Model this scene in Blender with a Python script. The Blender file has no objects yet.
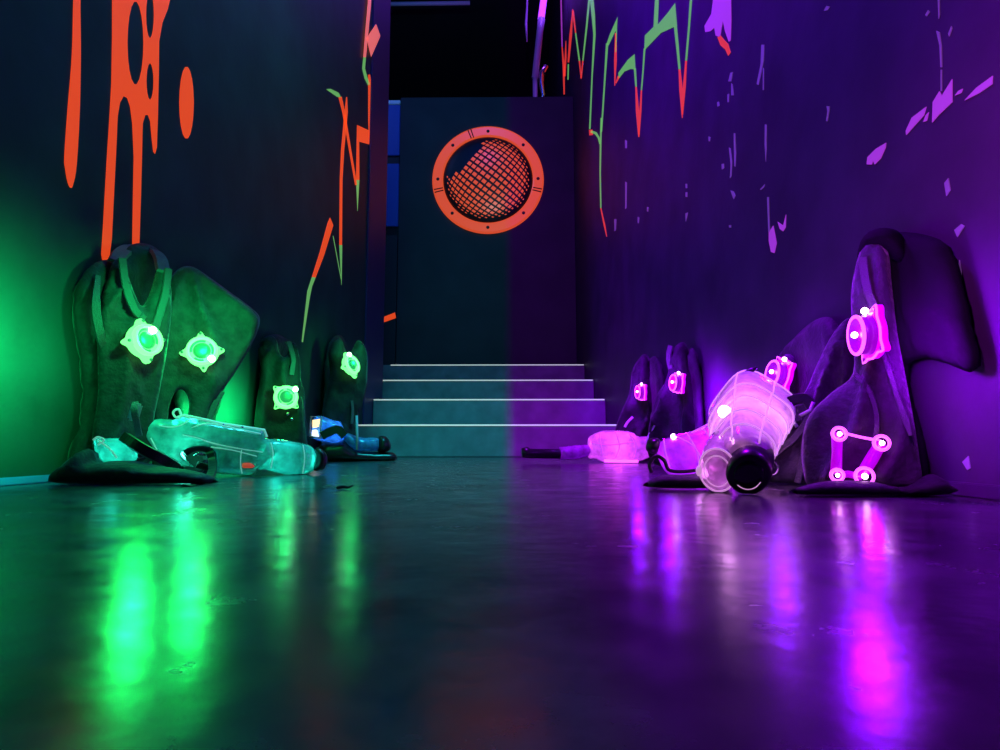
import bpy, bmesh, math, random
from mathutils import Vector, Matrix, noise
from mathutils.geometry import delaunay_2d_cdt
random.seed(7)
sc = bpy.context.scene
COL = sc.collection

# ------------------------------------------------------------------ camera
F = 620.0                       # focal length in pixels of the 1000x750 frame
H = 0.081                       # the phone lies almost on the floor
cam_d = bpy.data.cameras.new('camera'); cam = bpy.data.objects.new('camera', cam_d)
COL.objects.link(cam); sc.camera = cam
cam_d.sensor_width = 36; cam_d.lens = F / 1000 * 36; cam_d.clip_start = 0.005
cam.location = (0, 0, H)
cam.rotation_euler = (math.radians(90) + math.atan(69 / F), 0, math.atan(7 / F))
CM = cam.rotation_euler.to_matrix()
CO = Vector(cam.location)

def ray(px, py):
    return CM @ Vector(((px - 500) / F, -(py - 375) / F, -1))
def at(px, py, Y):
    r = ray(px, py); return CO + r * (Y / r.y)
def atx(px, py, X):
    r = ray(px, py); return CO + r * (X / r.x)
def on_plane(px, py, p0, n):
    r = ray(px, py); return CO + r * ((p0 - CO).dot(n) / r.dot(n))

# ------------------------------------------------------------------ materials
def new_mat(name):
    m = bpy.data.materials.new(name); m.use_nodes = True
    nt = m.node_tree; nt.nodes.clear()
    out = nt.nodes.new('ShaderNodeOutputMaterial')
    return m, nt, out
def principled(name, col, rough=.5, metal=0, spec=.5, emit=None, es=0, coat=0, sheen=0, noise_amt=0, nscale=8, bump=0, bscale=60):
    m, nt, out = new_mat(name)
    b = nt.nodes.new('ShaderNodeBsdfPrincipled'); nt.links.new(b.outputs[0], out.inputs[0])
    b.inputs['Base Color'].default_value = (*col, 1); b.inputs['Roughness'].default_value = rough
    b.inputs['Metallic'].default_value = metal; b.inputs['Specular IOR Level'].default_value = spec
    b.inputs['Coat Weight'].default_value = coat; b.inputs['Sheen Weight'].default_value = sheen
    b.inputs['Sheen Roughness'].default_value = .4
    if emit:
        b.inputs['Emission Color'].default_value = (*emit, 1); b.inputs['Emission Strength'].default_value = es
    if noise_amt or bump:
        tc = nt.nodes.new('ShaderNodeTexCoord')
    if noise_amt:
        n = nt.nodes.new('ShaderNodeTexNoise'); n.inputs['Scale'].default_value = nscale; n.inputs['Detail'].default_value = 6
        nt.links.new(tc.outputs['Object'], n.inputs['Vector'])
        r = nt.nodes.new('ShaderNodeValToRGB')
        r.color_ramp.elements[0].position = .3; r.color_ramp.elements[1].position = .72
        r.color_ramp.elements[0].color = (*[c * (1 - noise_amt) for c in col], 1)
        r.color_ramp.elements[1].color = (*[min(1, c * (1 + noise_amt)) for c in col], 1)
        nt.links.new(n.outputs['Fac'], r.inputs['Fac']); nt.links.new(r.outputs[0], b.inputs['Base Color'])
    if bump:
        n2 = nt.nodes.new('ShaderNodeTexNoise'); n2.inputs['Scale'].default_value = bscale; n2.inputs['Detail'].default_value = 4
        nt.links.new(tc.outputs['Object'], n2.inputs['Vector'])
        bp = nt.nodes.new('ShaderNodeBump'); bp.inputs['Strength'].default_value = bump; bp.inputs['Distance'].default_value = .01
        nt.links.new(n2.outputs['Fac'], bp.inputs['Height']); nt.links.new(bp.outputs[0], b.inputs['Normal'])
    return m

def clear_plastic(name, col, clear=.3, tint=None, rough=.12):
    """see-through tinted toy plastic: part clear, part milky (lets light inside glow through), glossy skin"""
    m, nt, out = new_mat(name); N = nt.nodes; L = nt.links
    tr = N.new('ShaderNodeBsdfTransparent'); tr.inputs[0].default_value = (*(tint or col), 1)
    tl = N.new('ShaderNodeBsdfTranslucent'); tl.inputs[0].default_value = (*col, 1)
    df = N.new('ShaderNodeBsdfDiffuse'); df.inputs[0].default_value = (*col, 1)
    gl = N.new('ShaderNodeBsdfGlossy'); gl.inputs[0].default_value = (.9, .9, .9, 1); gl.inputs['Roughness'].default_value = rough
    tc = N.new('ShaderNodeTexCoord'); ns = N.new('ShaderNodeTexNoise'); ns.inputs['Scale'].default_value = 38; ns.inputs['Detail'].default_value = 5
    L.new(tc.outputs['Object'], ns.inputs['Vector'])
    rp = N.new('ShaderNodeMapRange'); rp.inputs[1].default_value = .35; rp.inputs[2].default_value = .7
    rp.inputs[3].default_value = max(0, clear - .25); rp.inputs[4].default_value = min(1, clear + .3)
    L.new(ns.outputs['Fac'], rp.inputs[0])
    bp = N.new('ShaderNodeBump'); bp.inputs['Strength'].default_value = .35; bp.inputs['Distance'].default_value = .004
    L.new(ns.outputs['Fac'], bp.inputs['Height']); L.new(bp.outputs[0], gl.inputs['Normal']); L.new(bp.outputs[0], df.inputs['Normal'])
    m1 = N.new('ShaderNodeMixShader'); m1.inputs[0].default_value = .55; L.new(df.outputs[0], m1.inputs[1]); L.new(tl.outputs[0], m1.inputs[2])
    m2 = N.new('ShaderNodeMixShader'); L.new(rp.outputs[0], m2.inputs[0]); L.new(m1.outputs[0], m2.inputs[1]); L.new(tr.outputs[0], m2.inputs[2])
    fr = N.new('ShaderNodeLayerWeight'); fr.inputs[0].default_value = .35
    m3 = N.new('ShaderNodeMixShader'); L.new(fr.outputs['Fresnel'], m3.inputs[0]); L.new(m2.outputs[0], m3.inputs[1]); L.new(gl.outputs[0], m3.inputs[2])
    L.new(m3.outputs[0], out.inputs[0])
    return m

def floor_material():
    m, nt, out = new_mat('polished_floor'); N = nt.nodes; L = nt.links
    b = N.new('ShaderNodeBsdfPrincipled'); L.new(b.outputs[0], out.inputs[0])
    tc = N.new('ShaderNodeTexCoord')
    mp = N.new('ShaderNodeMapping'); mp.inputs['Scale'].default_value = (1, 1, 1); L.new(tc.outputs['Object'], mp.inputs[0])
    n1 = N.new('ShaderNodeTexNoise'); n1.inputs['Scale'].default_value = 7; n1.inputs['Detail'].default_value = 8; n1.inputs['Roughness'].default_value = .65
    L.new(mp.outputs[0], n1.inputs['Vector'])
    cr = N.new('ShaderNodeValToRGB'); cr.color_ramp.elements[0].position = .35; cr.color_ramp.elements[1].position = .7
    cr.color_ramp.elements[0].color = (.025, .025, .027, 1); cr.color_ramp.elements[1].color = (.085, .085, .09, 1)
    L.new(n1.outputs['Fac'], cr.inputs[0])
    # sheet joint across the floor
    sx = N.new('ShaderNodeSeparateXYZ'); L.new(tc.outputs['Object'], sx.inputs[0])
    a = N.new('ShaderNodeMath'); a.operation = 'SUBTRACT'; L.new(sx.outputs['Y'], a.inputs[0]); a.inputs[1].default_value = .705
    ab = N.new('ShaderNodeMath'); ab.operation = 'ABSOLUTE'; L.new(a.outputs[0], ab.inputs[0])
    lt = N.new('ShaderNodeMath'); lt.operation = 'LESS_THAN'; L.new(ab.outputs[0], lt.inputs[0]); lt.inputs[1].default_value = .004
    gx = N.new('ShaderNodeMath'); gx.operation = 'GREATER_THAN'; L.new(sx.outputs['X'], gx.inputs[0]); gx.inputs[1].default_value = .17
    mu = N.new('ShaderNodeMath'); mu.operation = 'MULTIPLY'; L.new(lt.outputs[0], mu.inputs[0]); L.new(gx.outputs[0], mu.inputs[1])
    mx = N.new('ShaderNodeMix'); mx.data_type = 'RGBA'; L.new(mu.outputs[0], mx.inputs[0]); L.new(cr.outputs[0], mx.inputs[6]); mx.inputs[7].default_value = (.006, .006, .006, 1)
    L.new(mx.outputs[2], b.inputs['Base Color'])
    n2 = N.new('ShaderNodeTexNoise'); n2.inputs['Scale'].default_value = 11; n2.inputs['Detail'].default_value = 7; n2.inputs['Roughness'].default_value = .7
    L.new(tc.outputs['Object'], n2.inputs['Vector'])
    rr = N.new('ShaderNodeMapRange'); rr.inputs[1].default_value = .3; rr.inputs[2].default_value = .7; rr.inputs[3].default_value = .14; rr.inputs[4].default_value = .30
    L.new(n2.outputs['Fac'], rr.inputs[0]); L.new(rr.outputs[0], b.inputs['Roughness'])
    b.inputs['Specular IOR Level'].default_value = .6
    n3 = N.new('ShaderNodeTexNoise'); n3.inputs['Scale'].default_value = 24; n3.inputs['Detail'].default_value = 3
    L.new(tc.outputs['Object'], n3.inputs['Vector'])
    bp = N.new('ShaderNodeBump'); bp.inputs['Strength'].default_value = .05; bp.inputs['Distance'].default_value = .01
    L.new(n3.outputs['Fac'], bp.inputs['Height']); L.new(bp.outputs[0], b.inputs['Normal'])
    return m

def glow(name, col, s, base=None):
    return principled(name, base or col, .3, emit=col, es=s)

M = {}
M['floor'] = floor_material()
M['wall'] = principled('black_wall_paint', (.055, .055, .06), .5, spec=.18, noise_amt=.25, nscale=5, bump=.06, bscale=30)
M['wall_l'] = principled('teal_lit_wall_paint', (.022, .056, .058), .5, spec=.18, noise_amt=.25, nscale=5, bump=.06, bscale=30)  # teal light of the left side tinted into the black paint
M['wall_r'] = principled('violet_lit_wall_paint', (.055, .03, .062), .5, spec=.18, noise_amt=.25, nscale=5, bump=.06, bscale=30)  # violet light of the right side tinted into the black paint
M['wall_dark'] = principled('dark_far_wall', (.02, .02, .024), .7)
M['partition'] = principled('partition_paint', (.05, .05, .055), .6, spec=.12, noise_amt=.15, nscale=3)
M['step'] = principled('step_paint', (.2, .2, .215), .55, spec=.2, noise_amt=.2, nscale=9)
M['nosing'] = glow('glowing_step_nosing', (.85, .95, .82), .42, (.7, .75, .7))
M['violet_lit_strip'] = principled('violet_light_paint', (.04, .03, .13), .5)  # violet light on the wall end kept as base colour
M['blue'] = principled('blue_panel_paint', (.02, .08, .45), .5)
M['glint_blue'] = principled('blue_glint_paint', (.06, .22, .75), .5)  # blue light glint at the wall foot put into the colour
M['pale'] = principled('pale_cap', (.85, .87, .9), .4)
M['fabric'] = principled('black_vest_fabric', (.06, .06, .063), .75, spec=.2, sheen=.25, noise_amt=.3, nscale=40, bump=.35, bscale=120)
M['fabric2'] = principled('black_padded_fabric', (.026, .026, .028), .65, spec=.2, sheen=.1, noise_amt=.3, nscale=30, bump=.3, bscale=90)
M['webbing'] = principled('grey_webbing_strap', (.09, .09, .095), .6, bump=.4, bscale=300)
M['rubber'] = principled('black_rubber', (.012, .012, .013), .32)
M['metal'] = principled('steel_ring', (.7, .7, .72), .25, metal=1)
M['steel'] = principled('grey_steel', (.5, .5, .54), .45)
# fluorescent paint under the black light gives off its own colour
M['orange'] = glow('fluorescent_orange_paint', (1, .08, .015), .70, (.35, .06, .015))
M['orange2'] = glow('fluorescent_orange_mural', (1, .10, .03), .62, (.35, .08, .03))
M['green_p'] = glow('fluorescent_green_paint', (.25, .8, .22), .44, (.03, .1, .03))
M['red_p'] = glow('fluorescent_red_paint', (1, .05, .04), .6, (.3, .04, .03))
M['pink_p'] = glow('fluorescent_pink_paint', (1, .16, .12), .7, (.8, .3, .3))
M['violet_p'] = glow('fluorescent_violet_paint', (.6, .06, .8), .45, (.25, .08, .3))
M['lilac_p'] = glow('worn_lilac_paint', (.4, .12, .6), .16, (.25, .15, .3))
M['black_p'] = principled('black_mural_paint', (.008, .008, .01), .5)
# lit electronics
M['g_body'] = glow('green_sensor_housing', (.12, 1, .18), 2.4, (.03, .2, .05))
M['g_ring'] = glow('green_sensor_ring', (.15, 1, .21), 2.5, (.03, .2, .05))
M['g_dark'] = glow('green_sensor_recess', (.03, .7, .18), .55, (.01, .05, .02))
M['g_led'] = glow('green_led', (.45, 1, .75), 14)
M['p_body'] = glow('magenta_sensor_housing', (.42, .0, .72), 2.0, (.15, .0, .2))
M['p_ring'] = glow('magenta_sensor_ring', (1, .10, 1.3), 2.0, (.3, .05, .4))
M['p_dark'] = glow('magenta_sensor_recess', (.42, .0, .8), .55, (.1, 0, .1))
M['p_led'] = glow('magenta_led', (1, .45, 1), 14)
M['tealgun'] = clear_plastic('teal_clear_plastic', (.25, .85, .75), .36)
M['bluegun'] = clear_plastic('blue_clear_plastic', (.2, .55, .95), .25)
M['pinkgun'] = clear_plastic('pale_pink_clear_plastic', (.92, .62, .9), .22)
M['purplegun'] = clear_plastic('purple_clear_plastic', (.8, .3, .95), .25)
M['edge'] = clear_plastic('polished_plastic_edge', (.95, .97, .97), .15, rough=.1)
M['edge_t'] = glow('teal_edge_highlight', (.25, 1, .75), .32, (.5, .7, .7))  # edge highlights put in as emission; the edges are no lamps
M['edge_p'] = glow('pink_edge_highlight', (1, .45, 1), .5, (.6, .4, .6))
M['edge_v'] = glow('violet_edge_highlight', (.8, .12, 1), .6, (.5, .2, .6))
M['p_bar'] = glow('magenta_lit_bar', (.7, 0, 1), .62, (.15, 0, .2))
M['vinyl'] = principled('dull_black', (.010, .010, .011), .85, spec=.05)
M['red_button'] = glow('red_lit_button', (1, .12, .06), .35)
M['screen_warm'] = glow('warm_lit_screen', (1, .72, .35), 1.6)
M['screen_white'] = glow('white_lit_screen', (.85, .9, 1), 1.2)
M['uv_tube'] = glow('violet_tube', (.30, .03, 1), 3.0)
M['scrap'] = principled('dark_scrap', (.03, .025, .02), .7)

# ------------------------------------------------------------------ object helpers
def base_of(parent):
    v = Vector((0, 0, 0)); p = parent
    while p is not None:
        v += Vector(p.location); p = p.parent
    return v
def obj(name, verts, faces, mat, parent=None, origin=None, smooth=True):
    o_w = base_of(parent)
    o = Vector(origin) if origin is not None else (o_w if parent else Vector((0, 0, 0)))
    me = bpy.data.meshes.new(name)
    me.from_pydata([tuple(Vector(v) - o) for v in verts], [], faces); me.update()
    bm = bmesh.new(); bm.from_mesh(me); bmesh.ops.recalc_face_normals(bm, faces=bm.faces); bm.to_mesh(me); bm.free()
    if smooth:
        for p in me.polygons: p.use_smooth = True
    me.materials.append(mat)
    ob = bpy.data.objects.new(name, me); COL.objects.link(ob)
    ob.location = o - o_w
    if parent: ob.parent = parent
    return ob
def thing(name, label, cat, loc, group=None):
    o = bpy.data.objects.new(name, None); COL.objects.link(o); o.location = loc; o.empty_display_size = .05
    o['label'] = label; o['category'] = cat
    if group: o['group'] = group
    return o
def tag(o, label, cat, group=None):
    o['label'] = label; o['category'] = cat
    if group: o['group'] = group
    return o
def struct(o): o['kind'] = 'structure'; return o

def spread(r, m):
    if not isinstance(r, (list, tuple)): return [r] * m
    if len(r) == m: return list(r)
    out = []
    for i in range(m):
        t = i / max(1, m - 1) * (len(r) - 1); k = min(int(t), len(r) - 2); out.append(r[k] + (r[k + 1] - r[k]) * (t - k))
    return out
class MB:
    def __init__(s): s.v = []; s.f = []
    def add(s, v, f):
        k = len(s.v); s.v += [Vector(x) for x in v]; s.f += [tuple(i + k for i in q) for q in f]; return s
    def box(s, a, b, bev=0):
        bm = bmesh.new(); bmesh.ops.create_cube(bm, size=1)
        a, b = Vector(a), Vector(b)
        for v in bm.verts: v.co = Vector([(a[i] + b[i]) / 2 + v.co[i] * (b[i] - a[i]) for i in range(3)])
        if bev: bmesh.ops.bevel(bm, geom=bm.edges[:], offset=bev, segments=2, affect='EDGES')
        bm.verts.index_update()
        s.add([v.co.copy() for v in bm.verts], [[v.index for v in f.verts] for f in bm.faces]); bm.free(); return s
    def tube(s, pts, r, n=10, closed=False, squash=None):
        pts = [Vector(p) for p in pts]; rs = spread(r, len(pts))
        m = len(pts); V = []; up = None
        for i, p in enumerate(pts):
            if closed: t = pts[(i + 1) % m] - pts[i - 1]
            else: t = pts[min(i + 1, m - 1)] - pts[max(i - 1, 0)]
            t.normalize()
            if up is None: up = t.orthogonal().normalized()
            up = (up - t * up.dot(t)).normalized(); w = t.cross(up)
            for k in range(n):
                a = 2 * math.pi * k / n; V.append(p + (up * math.cos(a) + w * math.sin(a)) * rs[i])
        Fc = []
        for i in range(m if closed else m - 1):
            for k in range(n):
                j = (i + 1) % m
                Fc.append((i * n + k, i * n + (k + 1) % n, j * n + (k + 1) % n, j * n + k))
        if not closed:
            Fc.append(tuple(range(n))[::-1]); Fc.append(tuple((m - 1) * n + k for k in range(n)))
        return s.add(V, Fc)
    def ribbon(s, pts, w, t, nrm):
        """flat band swept along pts, lying across nrm"""
        s.flat = True; pts = [Vector(p) for p in pts]; m = len(pts); V = []; nrm = Vector(nrm).normalized()
        ws = spread(w, m)
        for i, p in enumerate(pts):
            d = (pts[min(i + 1, m - 1)] - pts[max(i - 1, 0)]).normalized()
            sd = d.cross(nrm).normalized(); nn = sd.cross(d).normalized()
            for (a, b) in ((-1, -1), (-.8, 1), (.8, 1), (1, -1)):
                V.append(p + sd * a * ws[i] / 2 + nn * b * t / 2)
        Fc = []
        for i in range(m - 1):
            for k in range(4): Fc.append((i * 4 + k, i * 4 + (k + 1) % 4, i * 4 + 4 + (k + 1) % 4, i * 4 + 4 + k))
        Fc += [(0, 1, 2, 3), tuple((m - 1) * 4 + k for k in (3, 2, 1, 0))]
        return s.add(V, Fc)
    def loft(s, rings, cap=True):
        n = len(rings[0]); V = [p for r in rings for p in r]; Fc = []
        for i in range(len(rings) - 1):
            for k in range(n): Fc.append((i * n + k, i * n + (k + 1) % n, (i + 1) * n + (k + 1) % n, (i + 1) * n + k))
        if cap: Fc += [tuple(range(n))[::-1], tuple((len(rings) - 1) * n + k for k in range(n))]
        return s.add(V, Fc)
    def ball(s, c, r, seg=10, sc3=(1, 1, 1)):
        V = []; Fc = []; c = Vector(c); rg = seg // 2 + 1
        for i in range(rg + 1):
            th = math.pi * i / rg
            for k in range(seg):
                a = 2 * math.pi * k / seg
                V.append(c + Vector((r * math.sin(th) * math.cos(a) * sc3[0], r * math.sin(th) * math.sin(a) * sc3[1], r * math.cos(th) * sc3[2])))
        for i in range(rg):
            for k in range(seg): Fc.append((i * seg + k, i * seg + (k + 1) % seg, (i + 1) * seg + (k + 1) % seg, (i + 1) * seg + k))
        return s.add(V, Fc)
    def build(s, name, mat, parent=None, smooth=True, origin=None):
        smooth = smooth and not getattr(s, 'flat', False)
        return obj(name, s.v, s.f, mat, parent, origin, smooth)

def smooth_closed(pts, k=4):
    out = []; n = len(pts)
    for i in range(n):
        p0, p1, p2, p3 = (Vector(pts[(i + j - 1) % n]) for j in range(4))
        for q in range(k):
            t = q / k
            out.append(.5 * ((2 * p1) + (p2 - p0) * t + (2 * p0 - 5 * p1 + 4 * p2 - p3) * t * t + (3 * p1 - p0 - 3 * p2 + p3) * t ** 3))
    return out
def smooth_open(pts, k=5):
    P = [Vector(p) for p in pts]; P = [P[0] * 2 - P[1]] + P + [P[-1] * 2 - P[-2]]; out = []
    for i in range(1, len(P) - 2):
        p0, p1, p2, p3 = P[i - 1:i + 3]
        for q in range(k):
            t = q / k
            out.append(.5 * ((2 * p1) + (p2 - p0) * t + (2 * p0 - 5 * p1 + 4 * p2 - p3) * t * t + (3 * p1 - p0 - 3 * p2 + p3) * t ** 3))
    out.append(P[-2]); return out
def inside(p, poly):
    c = False; j = len(poly) - 1
    for i in range(len(poly)):
        a, b = poly[i], poly[j]
        if (a.y > p.y) != (b.y > p.y) and p.x < (b.x - a.x) * (p.y - a.y) / (b.y - a.y) + a.x: c = not c
        j = i
    return c
def seg_dist(p, a, b):
    ab = b - a; l = ab.length_squared
    t = 0 if l == 0 else max(0, min(1, (p - a).dot(ab) / l)); return (p - a - ab * t).length

def axes(n):
    n = Vector(n).normalized(); u = Vector((0, 0, 1)).cross(n)
    if u.length < .01: u = Vector((1, 0, 0))
    u.normalize(); return u, n.cross(u).normalized(), n

def pad_mesh(outline, p0, n, thick, R, step, holes=(), fold=0, fscale=9, seed=0, vstretch=.35, smooth=True, flat=False, back=1.0, drape=None, dk=9):
    """solid with the given outline (pixel rays cut with the plane p0,n), plump to `thick`, rounding over distance R, with fabric folds"""
    u, v, n = axes(n); p0 = Vector(p0)
    def to2(q):
        d = on_plane(q[0], q[1], p0, n) - p0; return Vector((d.dot(u), d.dot(v)))
    anchor = to2(drape) if drape else None
    loops = []
    for lp in (outline,) + tuple(holes):
        l2 = smooth_closed([to2(q) for q in lp]) if smooth else [to2(q) for q in lp]
        # resample long edges
        res = []
        for i in range(len(l2)):
            a, b = l2[i], l2[(i + 1) % len(l2)]; k = max(1, int((b - a).length / step))
            if (b - a).length < 1e-6: continue
            for q in range(k): res.append(a + (b - a) * q / k)
        loops.append(res)
    pts = []; edges = []
    for l in loops:
        k = len(pts); pts += l; edges += [(k + i, k + (i + 1) % len(l)) for i in range(len(l))]
    nb = len(pts)
    segs = [(pts[a], pts[b]) for a, b in edges]
    def inn(p):
        return inside(p, loops[0]) and not any(inside(p, h) for h in loops[1:])
    if not flat:
        x0 = min(p.x for p in pts); x1 = max(p.x for p in pts); y0 = min(p.y for p in pts); y1 = max(p.y for p in pts)
        rnd = random.Random(seed + 3); y = y0
        while y < y1:
            x = x0 + rnd.random() * step * .4
            while x < x1:
                p = Vector((x + (rnd.random() - .5) * step * .3, y + (rnd.random() - .5) * step * .3))
                if inn(p) and min(seg_dist(p, a, b) for a, b in segs) > step * .45: pts.append(p)
                x += step
            y += step * .87
    vo, eo, fo, *_ = delaunay_2d_cdt(pts, edges, [], 0, 1e-7)
    vo = [Vector(p) for p in vo]
    fo = [f for f in fo if inn(sum((vo[i] for i in f), Vector((0, 0))) / len(f))]
    V = []; Fc = []; idx = {}; idb = {}
    used = sorted({i for f in fo for i in f})
    for i in used:
        p = vo[i]; d = min(seg_dist(p, a, b) for a, b in segs)
        W = p0 + u * p.x + v * p.y
        if flat:
            idx[i] = len(V); V.append(W + n * thick); idb[i] = len(V); V.append(W); continue
        if d < 1e-5:
            idx[i] = idb[i] = len(V); V.append(W); continue
        q = min(1, d / R); h = thick / 2 * math.sqrt(1 - (1 - q) ** 2)
        nz = 0
        if fold:
            w = Vector((p.x * fscale, p.y * fscale * vstretch, seed * 3.1))
            w2 = Vector((p.x + p.y * .35, p.y - p.x * .25, 0)); w2 = Vector((w2.x * fscale * 1.5, w2.y * fscale * 1.5 * vstretch, seed * 1.7))
            r1 = 1 - min(1, abs(noise.noise(w2)) * 3.2); r2 = 1 - min(1, abs(noise.noise(w2 * 1.9 + Vector((3, 9, 1)))) * 3.2)
            dz = 0
            if anchor is not None:
                q2 = p - anchor; th = math.atan2(q2.x, -q2.y); th += .25 * noise.noise(Vector((p.x * 6, p.y * 6, seed)))
                sn = math.sin(dk * .62 * th + seed); dz = ((1 - abs(sn)) ** 1.6 - .35) * 1.25 * min(1, q2.length / .10)
            cr = .25 if anchor is not None else 1
            nz = (dz + .5 * noise.noise(w) + cr * (.35 * noise.noise(w * 2.3) + .75 * r1 ** 2 + .4 * r2 ** 2 - .35)) * fold * 1.7 * min(1, d / R * 1.3)
        idx[i] = len(V); V.append(W + n * (h + nz)); idb[i] = len(V); V.append(W - n * (h - .6 * nz) * back)
    for f in fo:
        Fc.append(tuple(idx[i] for i in f)); Fc.append(tuple(idb[i] for i in reversed(f)))
    if flat:
        cnt = {}
        for f in fo:
            for k in range(len(f)):
                e = (f[k], f[(k + 1) % len(f)]); cnt[tuple(sorted(e))] = cnt.get(tuple(sorted(e)), 0) + 1
        for (a, b), c in cnt.items():
            if c == 1: Fc.append((idx[a], idx[b], idb[b], idb[a]))
    return V, Fc
def pad(name, outline, p0, n, thick, mat, parent, R=.03, step=.012, **k):
    V, Fc = pad_mesh(outline, p0, n, thick, R, step, **k)
    return obj(name, V, Fc, mat, parent)

# ------------------------------------------------------------------ layout numbers
XL, XR = -.98, .71              # the two walls of the corridor
D, T, R_ = 3.87, .58, .2        # first riser, tread depth, rise
YW = 4.80                       # where the left wall ends
YP = 6.22                       # the partition above the steps
ZC = 6.6
zt = R_ * 4

def slab(name, a, b, mat, bev=0):
    o = MB().box(a, b, bev).build(name, mat, None, smooth=False); return struct(o)
floor = slab('floor', (-3.2, -2.2, -.08), (2.2, 12, 0), M['floor'])
ceil = slab('ceiling', (-3.2, -2.2, ZC), (2.2, 12, ZC + .1), M['wall_dark'])
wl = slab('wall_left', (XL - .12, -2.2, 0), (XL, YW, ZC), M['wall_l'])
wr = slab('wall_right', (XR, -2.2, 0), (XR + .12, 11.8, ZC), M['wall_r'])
slab('wall_back', (-3.2, 11.8, 0), (2.2, 12, ZC), M['wall_dark'])
slab('wall_side', (-3.2, YW + .05, 0), (-3.1, 11.8, ZC), M['wall_dark'])
slab('wall_front', (-1.1, -2.3, 0), (.83, -2.2, ZC), M['wall_dark'])
# strip at the left wall's end, coloured with the violet light falling there
y370 = atx(370, 100, XL).y
slab('violet_lit_strip_1', (XL, y370, 0), (XL + .012, YW, ZC), M['violet_lit_strip'], .003)
slab('glint_strip_left', (XL, -2.2, 0), (XL + .008, D - .01, .016), M['glint_blue'], .002)  # thin strip that carries the painted blue glint
slab('baseboard_right', (XR - .008, -2.2, 0), (XR, D - .01, .022), M['wall_r'], .002)
# partition with its painted face
pl = at(397, 300, YP); ptop = at(480, 97, YP).z
part = slab('wall_partition', (pl.x, YP, zt + .002), (XR - .004, YP + .09, ptop), M['partition'], .004)

# ------------------------------------------------------------------ staircase
st = thing('staircase', 'dark four-step wide stair with pale glowing edges at the corridor end', 'stairs', (-.15, D, 0))
for i in range(4):
    y0 = D + i * T; y1 = y0 + T if i < 3 else 11.7
    xl = XL + .016 if i < 2 else -2.2
    s_ = MB().box((xl, y0, 0.001), (XR - .004, y1 - .0005, R_ * (i + 1)), .004).build('step', M['step'], st, False)
    x0 = at((357, 361, 373, 390)[i], 400, y0).x; x1 = at((625, 615, 597, 588)[i], 400, y0).x
    z = R_ * (i + 1)
    MB().box((max(x0, xl + .003), y0 - .003, z - .007), (min(x1, XR - .01), y0 + .03, z + .002), .001).build('nosing_strip', M['nosing'], s_, False)

# ------------------------------------------------------------------ round grille mural
PN = Vector((0, -1, 0))
c0 = at(488, 180, YP); RO = (at(544, 180, YP) - at(432.5, 180, YP)).length / 2
mural = thing('round_grille_mural', 'round orange porthole with black wire grille on the partition above the stairs', 'wall art', (c0.x, YP, c0.z))
def disc_pt(r, a, out): return Vector((c0.x + r * math.cos(a), YP - out, c0.z + r * math.sin(a)))
m_ = MB(); n = 96
prof = [(RO, .001), (RO * .995, .02), (RO * .97, .028), (RO * .83, .028), (RO * .805, .02), (RO * .80, .001)]
rings = [[disc_pt(r, 2 * math.pi * k / n, o) for r, o in prof] for k in range(n)]
V = [p for r in rings for p in r]; q = len(prof); Fc = []
for k in range(n):
    for j in range(q): Fc.append((k * q + j, k * q + (j + 1) % q, ((k + 1) % n) * q + (j + 1) % q, ((k + 1) % n) * q + j))
ring = m_.add(V, Fc).build('ring', M['orange2'], mural, smooth=False)
for k in range(8):
    a = math.radians(90 + 45 * k); p = disc_pt(RO * .895, a, .026)
    mm = MB(); cyl = [[p + Vector((math.cos(t) * r, -o, math.sin(t) * r)) for t in [2 * math.pi * j / 10 for j in range(10)]] for r, o in ((.017, 0), (.017, .006), (.011, .009))]
    mm.loft(cyl).build('bolt', M['black_p'], ring)
for a in (-13, 193, 110):
    mm = MB()
    for da in (-1.6, 1.6):
        t = math.radians(a + da); mm.tube([disc_pt(RO * .82, t, .028), disc_pt(RO * .98, t, .029)], .006, 6)
    mm.build('ring_joint', M['black_p'], ring)
# dark bowl
rings = [[disc_pt(RO * .81 * math.sin(f * math.pi / 2) if f else .001, 2 * math.pi * k / 48, .004 + .07 * math.cos(f * math.pi / 2)) for k in range(48)] for f in (0.02, .2, .4, .6, .8, 1)]
MB().loft(rings).build('bowl', M['black_p'], mural)
# glowing lattice of cells seen between black wires, on the bulge
mm = MB(); NG = 16; rb = RO * .745
def dome(x, z):
    """grid coordinate in [-1,1] warped like a bulging screen, turned by 35 degrees"""
    r = math.hypot(x, z); k = math.sin(min(r, 1.2) * math.pi / 2 * .82) / math.sin(math.pi / 2 * .82) / r if r > 1e-6 else 1.31
    x2, z2 = x * k, z * k; a = math.radians(-38)
    X = x2 * math.cos(a) - z2 * math.sin(a); Z = x2 * math.sin(a) + z2 * math.cos(a)
    rr = min(1, math.hypot(X, Z))
    return Vector((c0.x + X * rb - .0 , YP - (.006 + .08 * math.sqrt(max(0, 1 - rr * rr * .86))), c0.z + Z * rb))
for i in range(-NG, NG + 1):
    for j in range(-NG, NG + 1):
        cx, cz = i / 9.2, j / 9.2
        if math.hypot(cx, cz) > 1.0: continue
        w = .5 / 9.2 * .74; hgt = .5 / 9.2 * .62
        # upper left of the screen is dark, edges thin out
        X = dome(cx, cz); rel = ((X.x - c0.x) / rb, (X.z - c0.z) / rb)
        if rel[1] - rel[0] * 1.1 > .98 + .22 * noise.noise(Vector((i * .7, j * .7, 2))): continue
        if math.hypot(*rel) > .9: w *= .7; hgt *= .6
        mm.add([dome(cx - w, cz - hgt), dome(cx + w, cz - hgt), dome(cx + w, cz + hgt), dome(cx - w, cz + hgt)], [(0, 1, 2, 3)])
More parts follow.
